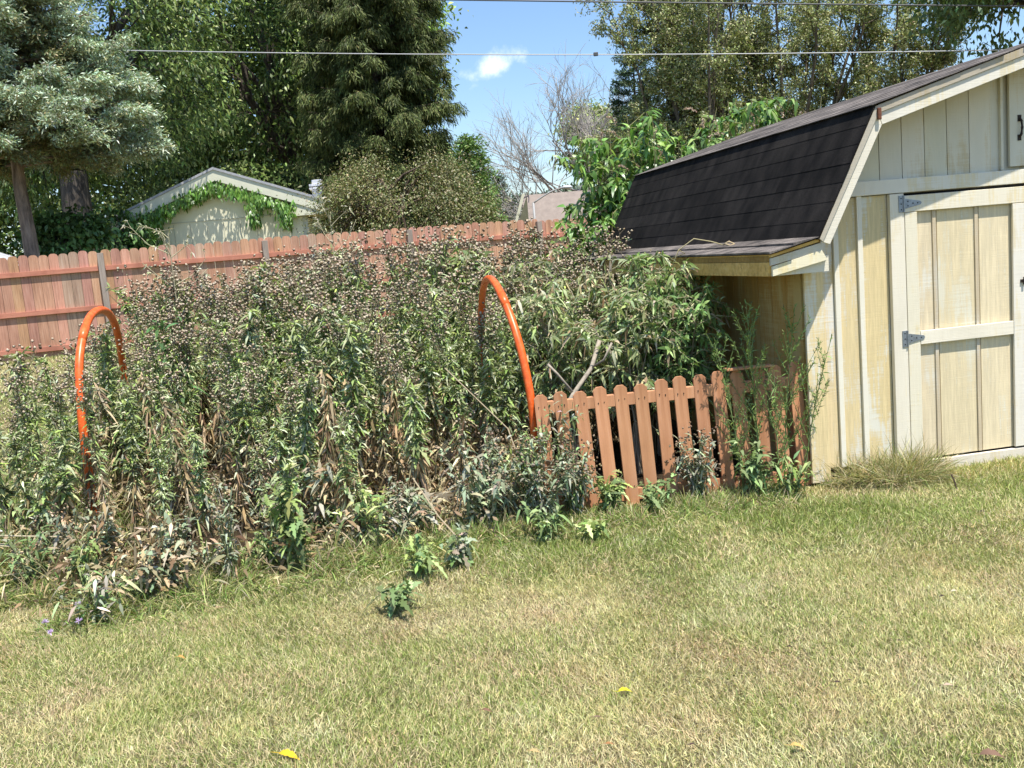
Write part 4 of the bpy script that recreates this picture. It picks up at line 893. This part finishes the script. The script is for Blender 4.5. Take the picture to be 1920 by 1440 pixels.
conifer('hemlock_tree', (-3.35, 30, .66), 14.5, 1.4, hp, 304, 'tall dark hemlock with drooping ragged branches in the middle background', 330, [(.08, .105, .03), (.12, .15, .045), (.05, .07, .022), (.16, .18, .06)], .16, .026, 300, .22, .2, (.10, .07, .05), .34, tipdroop=.6, bare=.3)
leafy_tree('brown_bush', (-2.15, 22.3, .66), 4, (-2.15, 22.3, 2.35), (1.95, 1.3, 1.65), 305, 'rounded brownish olive bush behind the board fence', cat='bush', ncl=150, per=330, leafL=.06, leafW=.028, colr=[(.17, .17, .06), (.24, .22, .10), (.12, .14, .04), (.28, .23, .12), (.16, .2, .06)], trunk_r=.06, droop=.1, clr=.55, shell=.75, bark=(.15, .11, .08))
conifer('green_conifer', (-.62, 25.5, .66), 4.0, .1, lambda z: max(.05, 1.15 * (1 - (z) / 4.6) ** .7), 306, 'bright green cone shaped evergreen at the right of the brown bush', 110, [(.14, .24, .06), (.20, .31, .08), (.10, .17, .04)], .12, .03, 300, .0, .06, spr=.3)
FARG = [(.10, .14, .085), (.14, .18, .11), (.08, .11, .07)]
for k, (x, y, H, r_) in enumerate([(-.55, 58, 6.2, 1.3), (.25, 60, 5.9, 1.2), (-1.7, 57, 6.9, 1.5)]):
    conifer('far_conifer', (x, y, .66), H, .3, (lambda H_, R_2: (lambda z: max(.05, R_2 * (1 - z / H_) ** .6)))(H, r_), 310 + k, ['far grey green conifer between the bush and the tan roof', 'far grey green conifer nearest the tan roof', 'far grey green conifer behind the bright green one'][k], 70, FARG, .22, .07, 110, .1, .08, spr=.5, group='far conifers')
# bare tree
def bare_tree(base, seed, label):
    rg = np.random.default_rng(seed); root = empty('bare_tree', base, 0, label, 'tree'); st = Soup(); tw = Soup(); c = (.44, .40, .36)
    def grow(p, d, L, r, dep):
        n = 5; q = [p]; dd = d.copy()
        for _ in range(n): dd = nrm(dd + rg.normal(0, .11, 3) + np.array([0, 0, .03])); q.append(q[-1] + dd * L / n)
        q = np.array(q); (st if dep < 3 else tw).tube(q, np.linspace(r, r * .62, n + 1), c, 6 if dep < 2 else 4)
        if dep >= 6: return
        for k in range(int(rg.integers(2, 5)) if dep else 7):
            t = rg.uniform(.45, 1) if dep else rg.uniform(.5, 1); e = nrm(dd + rg.normal(0, .42 if dep else .5, 3) * [1, .8, .6]); e[2] = max(e[2], -.1)
            grow(at(q, [t])[0], nrm(e), L * rg.uniform(.6, .82), r * .58, dep + 1)
    grow(np.zeros(3), np.array([-.05, 0, 1.0]), 3.6, .15, 0)
    grow(np.array([0, 0, 1.6]), nrm(np.array([-1.0, 0, .62])), 4.0, .09, 1); grow(np.array([0, 0, 2.1]), nrm(np.array([-.9, .1, .95])), 3.9, .09, 1); grow(np.array([0, 0, 1.2]), nrm(np.array([-1.3, .1, .42])), 3.6, .075, 1)
    st.build('trunk', M_TRUNK, root, smooth=True); tw.build('twigs', M_BARK, root)
bare_tree((6.2, 50, .66), 8, 'leafless tree with spreading bare branches against the sky')
leafy_tree('far_tree', (5.9, 60, .66), 8, (5.9, 58, 8.0), (1.9, 1.8, 2.2), 321, 'far yellow green tree top right of the leafless tree', ncl=45, per=130, leafL=.26, leafW=.12, colr=[(.38, .42, .12), (.30, .36, .10), (.22, .28, .08)], trunk_r=.2, clr=.8)
conifer('pine_tree', (5.2, 35, .66), 7.9, 2.6, lambda z: max(.05, 1.25 * (1 - (z - 2) / 7.2) ** .6), 322, 'dark blue green pine beside the airy trees', 70, [(.07, .12, .06), (.10, .16, .09), (.05, .08, .04)], .2, .035, 220, .05, .12, spr=.4)
# airy multi stem trees
def airy(base, H, R, seed, label, nst=6, dens=1.0, colr=None, leafL=.09):
    rg = np.random.default_rng(seed); root = empty('airy_tree', base, 0, label, 'tree', 'airy many stemmed trees behind the shed'); st = Soup(); lv = Soup(); c = (.16, .135, .10)
    colr = colr or [(.25, .29, .10), (.34, .37, .15), (.18, .22, .07), (.43, .41, .22)]
    for i in range(nst):
        a = rg.uniform(0, 6.28); r_ = R * rg.uniform(.25, 1); h = H * rg.uniform(.72, 1.03); t = np.linspace(0, 1, 10)
        q = np.stack([np.cos(a) * r_ * t ** 1.1, np.sin(a) * r_ * t ** 1.1, h * t], 1) + rg.normal(0, .07, (10, 3)) * t[:, None]; st.tube(q, np.linspace(.085, .015, 10), c, 6)
        for j in range(17):
            tt = rg.uniform(.22, 1); p0 = at(q, [tt])[0]; b = rg.uniform(0, 6.28); L = rg.uniform(.7, 1.7) * (1.25 - .6 * tt); d = nrm(np.array([math.cos(b) * .8, math.sin(b) * .8, rg.uniform(.2, 1.2)])); s_ = limb(st, p0, p0 + d * L, .02, .006, rg, 4, .15, c, 5)
            for k in range(7):
                p1 = at(s_, [rg.uniform(.25, 1)])[0]; e = nrm(d * .6 + rdir(1, rg)[0] + [0, 0, .1]); L2 = rg.uniform(.25, .6); s2 = np.array([p1, p1 + e * L2 * .5, p1 + e * L2 - [0, 0, .06]]); st.tube(s2, [.008, .005, .003], c, 3)
                m = int(42 * dens); pp = at(s2, rg.uniform(0, 1, m)) + rg.normal(0, .06, (m, 3)); lv.leaves(pp, nrm(rdir(m, rg) + [0, 0, -.4]), rdir(m, rg) + [0, 0, .5], leafL * rg.uniform(.6, 1.3, m), leafL * .42, mixc(colr, m, r=rg, var=.25), prof=L_RHOMB, fold=.1)
    st.build('trunk', M_TRUNK, root, smooth=True); lv.build('crown', M_FAR, root)
airy((6.0, 28, .66), 8.9, 2.8, 331, 'airy olive tree with many thin stems nearest the open sky', 13)
airy((8.6, 28.5, .66), 9.4, 2.9, 332, 'middle one of the airy many stemmed trees', 13)
airy((11.2, 28, .66), 8.6, 2.7, 333, 'airy olive tree just above the shed roof, farthest from the open sky', 12)
airy((7.3, 31, .66), 10.2, 2.4, 334, 'taller airy tree standing behind the other two gaps', 11)
airy((5.0, 29, .66), 5.2, 1.6, 335, 'low airy brown green tree above the left end of the shed shrubs', 11, 1.3)
leafy_tree('corner_tree', (14.0, 25, .66), 11, (12.9, 23.5, 8.0), (3.1, 2.4, 2.6), 336, 'broad leaved dark tree over the top of the shed roof', ncl=80, per=230, leafL=.15, leafW=.08, colr=[(.08, .13, .045), (.12, .18, .06), (.16, .23, .09)], trunk_r=.25, droop=.3, clr=.8, shell=.2)
# ivy bushes behind the fence
leafy_tree('ivy_bush', (-8.2, 18.6, .66), 3, (-8.25, 18.8, 2.2), (.85, .5, .95), 340, 'dark ivy leaved bush around the foot of the spruce', cat='bush', ncl=40, per=170, leafL=.11, leafW=.08, colr=[(.09, .17, .05), (.13, .22, .07), (.06, .11, .03)], trunk_r=.05, droop=.7, clr=.35, shell=.6)
leafy_tree('ivy_bush', (-10.1, 27.0, .66), 3, (-10.6, 26.6, 2.4), (1.0, .7, 1.5), 341, 'leafy creeper bush at the left corner of the yellow house', cat='bush', ncl=55, per=160, leafL=.16, leafW=.09, colr=[(.10, .19, .05), (.16, .28, .07), (.07, .13, .03)], trunk_r=.05, droop=.9, clr=.4, shell=.6)
# unbroken far foliage behind everything
S = Soup(); n = 200000
def wall_of_leaves(S, n, xr, y0, h, colr, sz, seed):
    rg = np.random.default_rng(seed); x = rg.uniform(*xr, n); u = rg.random(n); top = h * (.65 + .7 * fbm(x, x * 0 + seed, .22, seed, 4)); z = top * u ** .8
    y = y0 + rg.normal(0, 1.3, n) + 2.5 * (fbm(x, z, .7, seed + 3, 3) - .5) * 2
    S.leaves(np.stack([x, y, z + .5], 1), nrm(rdir(n, rg) + [0, 0, -.4]), rdir(n, rg) + [0, -.5, .6], sz * rg.uniform(.6, 1.3, n), sz * .45, mixc(colr, n, r=rg, var=.3), prof=L_RHOMB)
wall_of_leaves(S, 120000, (-40, -3.2), 44, 11.5, DKG, .32, 401)
wall_of_leaves(S, 26000, (-13, -5.0), 33.0, 3.9, DKG, .17, 404)
wall_of_leaves(S, 45000, (4.5, 34), 42, 5.2, [(.14, .17, .06), (.2, .22, .09), (.1, .14, .05)], .26, 402)
wall_of_leaves(S, 20000, (-4, 12), 66, 5.0, FARG, .3, 403)
o = S.build('treeline', M_FAR); tag(o, 'far off mass of foliage behind the yards', 'trees', kind='stuff')

# ------------------------------------------------------------------ yellow house
hy = 27.5; HX = -7.75
ho = empty('yellow_house', (HX, hy, .6), R_(-1.0), 'pale yellow gabled house wall with white fascia behind the fence', 'house')
def hr(x): return 4.02 - .372 * abs(x + .0)
q = MB(); q.prism([(-2.0, -.2), (2.42, -.2), (2.42, 2.6), (2.42, hr(2.42) - .16), (0, hr(0) - .16), (-2.0, hr(2.0) - .16)], 0, .1); wall = q.build('gable_wall', M_CREAM, ho)
q = MB()
for x in np.arange(-1.85, 2.3, .47): q.box(x, x + .02, -.012, -.001, 0, min(2.62, hr(x) - .25), (1, 1, 1))
q.box(-2.0, 2.42, -.02, -.0015, 2.655, 2.675); q.box(2.28, 2.42, -.022, -.0125, 0, 2.62); q.build('batten', simple('cream_batten', (.58, .56, .42), .7), wall)
q = MB()
for s in (-1, 1): 
    e = 2.98 if s > 0 else 3.05
    q.prism([(0, hr(0)), (s * e, hr(e)), (s * e, hr(e) - .30), (0, hr(0) - .30)], -.22, -.17)
q.prism([(2.05, hr(2.05) - .22), (2.98, hr(2.98) - .2), (2.9, hr(2.98) - .34), (2.05, hr(2.98) - .34)], -.19, -.14)
q.prism([(-2.35, hr(2.35) - .22), (-3.05, hr(3.05) - .2), (-3.0, hr(3.05) - .32), (-2.35, hr(3.05) - .32)], -.19, -.14)
q.build('fascia', M_CREAMTRIM, ho)
q = MB()
for s in (-1, 1):
    e = 3.06; q.prism([(0, hr(0) + .07), (s * e, hr(e) + .07), (s * e, hr(e) + .003), (0, hr(0) + .003)], -.25, 8)
rf_ = q.build('roof', M_ROOFGREY, ho)
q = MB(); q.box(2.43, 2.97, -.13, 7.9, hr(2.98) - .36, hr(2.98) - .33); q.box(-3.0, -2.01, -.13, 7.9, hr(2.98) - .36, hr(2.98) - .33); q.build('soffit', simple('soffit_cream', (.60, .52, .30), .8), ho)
q = MB(); q.box(2.36, 2.41, .12, 7.8, 0, 2.5); q.build('side_wall', M_CREAM, ho)
q = MB(); q.box(2.415, 2.44, 1.2, 2.6, 1.6, 2.45); q.build('window_frame', M_WHITEMETAL, ho)
q = MB(); q.box(2.50, 2.95, 2.2, 2.26, .8, 2.40); q.build('window', M_GLASS, ho)
q = MB(); q.box(2.46, 2.98, 2.10, 2.18, 2.33, 2.41); q.box(2.46, 2.98, 2.10, 2.18, 1.9, 1.95); q.build('window_frame', M_WHITEMETAL, ho)
q = MB(); q.box(2.42, 2.72, 1.0, 1.3, 3.0, 3.34); q.box(2.36, 2.78, .94, 1.36, 3.34, 3.40); q.box(2.36, 2.78, .94, 1.36, 3.43, 3.50); q.box(2.45, 2.69, 1.03, 1.27, 3.40, 3.43); q.box(2.43, 2.71, 1.01, 1.29, 3.50, 3.62); q.build('chimney', M_WHITEMETAL, rf_, .01)
# creeper along the gable
cr = empty('wall_creeper', (HX, hy - .26, .6), 0, 'green creeper hanging along the gable of the yellow house', 'creeper'); rg = np.random.default_rng(55); lv = Soup(); st = Soup(); CRC = [(.12, .24, .045), (.18, .33, .06), (.24, .40, .09), (.08, .16, .03)]
def creep(cx, cz, rx, rz, n, y=0.0):
    x = cx + rg.normal(0, rx, n); z = cz + rg.normal(0, rz, n); yy = y + rg.uniform(-.22, .3, n)
    lv.leaves(np.stack([x, yy, z], 1), nrm(rdir(n, rg) * .5 + [0, -.2, -1]), rdir(n, rg) * .4 + [0, -1, .4], rg.uniform(.09, .2, n), rg.uniform(.035, .07, n), mixc(CRC, n, r=rg, var=.25), prof=L_LANCE, bend=.1)
for x in np.arange(-2.75, 2.15, .12):
    d_ =   .20 + .16 * fbm(np.array([x]), np.array([0.]), 2.5, 9, 2)[0] + (.35 if x < -1.6 else 0)
    creep(x, hr(x) - .30 - d_ * .5, .09, d_ * .36, 34 if x > -1.6 else 60)
for i in range(7): creep(.98 + rg.normal(0, .05), hr(1) - .6 - i * .1, .09, .06, 26)
for i in range(6): creep(1.85 + rg.normal(0, .05), hr(1.85) - .5 - i * .09, .1, .06, 26)
for i in range(14): creep(-2.25 + rg.normal(0, .22), 2.6 - i * .17, .22, .12, 80)
for s in (-1, 1): st.tube(np.array([[s * 2.2, .1, hr(2.2) - .5], [s * 1.1, .1, hr(1.1) - .42], [0, .1, hr(0) - .4]]), .015, (.2, .15, .1), 4)
lv.build('leaves', M_GLOSSY, cr); st.build('stems', M_BARK, cr)

# ------------------------------------------------------------------ far tan roofed house, street lamp, left hand roof
fh = empty('tan_roof_house', (1.35, 45, .2), 0, 'olive sided house with a tan shingle roof in the distance', 'house')
q = MB(); q.prismx([(0, -.5), (6, -.5), (6, 1.6), (3, 4.1), (0, 1.6)], .12, .2); q.build('wall', M_GREENWALL, fh)
q = MB(); q.prism([(-.85, 0), (.10, 0), (.10, 4.05), (-.85, 1.7)], 1.0, 1.1); 
w2 = q.build('gable_wall', M_GREENWALL, fh)
q = MB(); q.prismx([(-.6, 1.15), (3, 4.18), (3, 4.08), (-.6, 1.05)], -.1, 9); q.prismx([(3, 4.18), (6.6, 1.15), (6.6, 1.05), (3, 4.08)], -.1, 9); q.build('roof', M_TAN, fh)
q = MB(); q.prism([(-.12, 4.15), (-.95, 1.75), (-.83, 1.75), (.02, 4.15)], .9, .98); q.build('fascia', M_CREAMTRIM, fh)
lp = empty('street_lamp', (1.43, 38.0, .5), 0, 'grey curved arm street lamp before the tan roof', 'street lamp')
q = MB(); q.tube([(0, 0, 0), (0, 0, 3.0)], .045, 8); q.build('pole', M_LAMP, lp, smooth=True)
q = MB(); t = np.linspace(0, 1, 10); q.tube(np.stack([1.25 * t, 0 * t, 2.98 + .50 * np.sin(t * 1.5)], 1), .034, 6); q.build('arm', M_LAMP, lp, smooth=True)
q = MB(); q.tube([(1.15, 0, 3.46), (1.25, 0, 3.49), (1.48, 0, 3.48), (1.56, 0, 3.45)], [.035, .065, .07, .03], 8); q.build('lamp_head', M_WHITEMETAL, lp, smooth=True)
bl = empty('neighbour_shed', (-10.75, 20.5, .6), R_(5), 'dark brown outbuilding with a grey sloping roof at the left edge', 'shed')
q = MB(); q.box(-3, 0.25, 0, 3, 0, 1.45); q.build('wall', simple('dark_brown_wall', (.07, .055, .04), .9, 0, 5, .3), bl)
q = MB(); q.prism([(-3, 2.9), (.75, 1.32), (.72, 1.25), (-3, 2.80)], -.4, 3.4); q.build('roof', M_ROOFGREY, bl)

# ------------------------------------------------------------------ overhead wires
def wire(pts, r, mat, label, bird=False):
    q = MB(); P = np.array(pts, float); xx = np.linspace(P[0, 0], P[-1, 0], 60); c2 = np.polyfit(P[:, 0], P[:, 2], 2); zz = np.polyval(c2, xx)
    q.tube(np.stack([xx, np.full(60, P[0, 1]), zz], 1), r, 6); o = q.build('overhead_wire', mat, smooth=True); tag(o, label, 'wire', 'overhead wires'); return c2
c2 = wire([(-14, 22, 7.42), (-8.25, 22, 6.8), (.62, 22, 5.95), (11.25, 22, 5.20), (19, 22, 4.75)], .012, M_WIRE, 'lower pale overhead wire crossing the cloud')
wire([(-14, 22, 8.55), (-.21, 22, 7.20), (12, 22, 6.05), (19, 22, 5.45)], .017, M_WIREDARK, 'upper dark overhead wire at the top of the sky')
q = MB(); zz = float(np.polyval(c2, 2.47)); q.box(2.42, 2.52, 21.97, 22.03, zz - .03, zz + .05); o = q.build('wire_clamp', M_WIREDARK, None, .01); tag(o, 'tiny dark clamp on the lower wire', 'clamp')

# ------------------------------------------------------------------ leaves lying on the lawn
def ground_pt(px, py):   # measured once from the photograph: lawn height is about zero here
    d = _F + _r * ((px - 960) / 1800) - _u * ((py - 720) / 1800); t = -1.64 / d.z; return (d.x * t, d.y * t)
FL = [(555, 1421, .11, (.72, .45, .03), 'long bright yellow leaf lying near the bottom of the lawn'), (1178, 1306, .07, (.68, .60, .03), 'bright yellow curled leaf in the middle of the lawn'), (345, 1240, .05, (.55, .28, .08), 'small orange leaf on the lawn at the left'), (918, 1341, .05, (.2, .11, .07), 'brown curled leaf at the lower middle of the lawn'),
      (1484, 1222, .035, (.04, .025, .02), 'dark crumpled leaf alone on the dry lawn'), (1772, 1128, .05, (.05, .035, .03), 'large dark leaf on the lawn before the shed door'), (1794, 1117, .05, (.5, .42, .3), 'pale twisted leaf beside the large dark one'), (1574, 1289, .035, (.05, .03, .03), 'left one of two dark leaves lying close together'), (1596, 1286, .025, (.05, .03, .03), 'right one of two dark leaves lying close together'),
      (1783, 1295, .05, (.45, .33, .24), 'pale brown leaf low on the lawn at the right'), (1868, 1425, .10, (.20, .12, .08), 'big dead brown leaf in the bottom right corner'), (1147, 1405, .04, (.35, .17, .07), 'rust brown leaf near the bottom of the lawn'), (1303, 1408, .035, (.08, .05, .04), 'small black brown leaf near the bottom of the lawn'), (1008, 1418, .05, (.48, .33, .15), 'tan leaf near the bottom middle of the lawn'),
      (1125, 1355, .04, (.18, .12, .08), 'small brown leaf between the yellow curl and the rust leaf'), (1220, 1090, .035, (.04, .035, .03), 'small dark leaf on the lawn before the pickets'), (1845, 966, .05, (.06, .05, .04), 'dark leaf on the green grass before the shed door'), (1500, 1408, .06, (.55, .36, .12), 'orange tan leaf on the lower lawn'), (1690, 1210, .03, (.1, .07, .05), 'tiny dark leaf below the large dark one')]
for i, (px, py, L, c, lb) in enumerate(FL):
    x, y = ground_pt(px, py); s = Soup(); rg = np.random.default_rng(900 + i); a = rg.uniform(-.6, .6)
    s.leaves(np.array([[-L * .5, 0, 0]]), np.array([[math.cos(a), math.sin(a) * .6, .25]]), np.array([[0, -.4, 1.0]]), L * .8, L * .26, np.array([c]), prof=((0, .1), (.15, .6), (.3, .8), (.4, 1), (.5, .7), (.62, .9), (.8, .4)), bend=.45, fold=rg.uniform(.2, .6))
    s.leaves(np.array([[-L * .45, 0, 0]]), np.array([[-1, .2, .1]]), np.array([[0, 0, 1.0]]), L * .4, .004, np.array([c]) * .7, prof=((0, 1), (.5, 1)))
    o = s.build('fallen_leaf', M_DRY); o.location = (x, y, .022); tag(o, lb, 'leaf', 'dead leaves lying on the lawn')

def litter(n, xr, yf, hgt, label, name='dead_litter', seed=3):
    rg = np.random.default_rng(seed); x = rg.uniform(*xr, n); y = yf(x) + rg.normal(0, .16, n); z = hgt * rg.random(n) ** 1.8; S = Soup()
    S.leaves(np.stack([x, y, z + .01], 1), nrm(rdir(n, rg) * [1, 1, .6]), rdir(n, rg), rg.uniform(.04, .11, n), rg.uniform(.008, .024, n), mixc(TH_D + [(.42, .36, .2)], n, r=rg, var=.35), bend=rg.uniform(0, .8, n), fold=.4)
    m_ = n // 2; x = rg.uniform(*xr, m_); y = yf(x) + rg.normal(0, .15, m_); S.leaves(np.stack([x, y, x * 0], 1), nrm(rdir(m_, rg) * .9 + [0, 0, .7]), rdir(m_, rg), rg.uniform(.1, .34, m_), .004, mixc([(.42, .34, .2), (.3, .22, .14), (.5, .44, .28), (.25, .28, .1)], m_, r=rg), prof=((0, 1), (.6, .8)), bend=rg.uniform(0, .6, m_), fold=0)
    o = S.build(name, M_DRY); tag(o, label, 'dead leaves', kind='stuff')
litter(3200, (-2.9, .05), lambda x: bed_front(x) + .12, .22, 'curled dead leaves and dry straw along the front edge of the weed bed')
litter(1500, (-3.1, -1.9), lambda x: bed_front(x) + .25, .32, 'dry brown tangle at the left front corner of the weed bed', seed=4)
litter(5200, (-3.1, .2), lambda x: 6.6 + .13 * (x + 1.2), .35, 'dead leaves lying under the standing thistles', seed=5)
dv = empty('dry_vine', (1.42, 6.75, 1.50), 0, 'thin dry vine curling over the low edge of the shed roof', 'vine'); q = MB()
q.tube([(-.22, .1, -.06), (-.16, .12, .06), (-.05, .1, .13), (.06, .05, .10), (.13, .0, .07)], .004, 5, (.42, .36, .2)); q.tube([(.13, 0, .07), (.17, -.02, .09), (.2, -.04, .07), (.17, -.05, .06), (.14, -.03, .075)], .007, 5, (.42, .33, .2)); q.tube([(-.16, .12, .06), (-.1, .2, .03), (-.2, .3, .0)], .003, 5, (.42, .36, .2)); q.build('stem', M_BARK, dv, smooth=True)
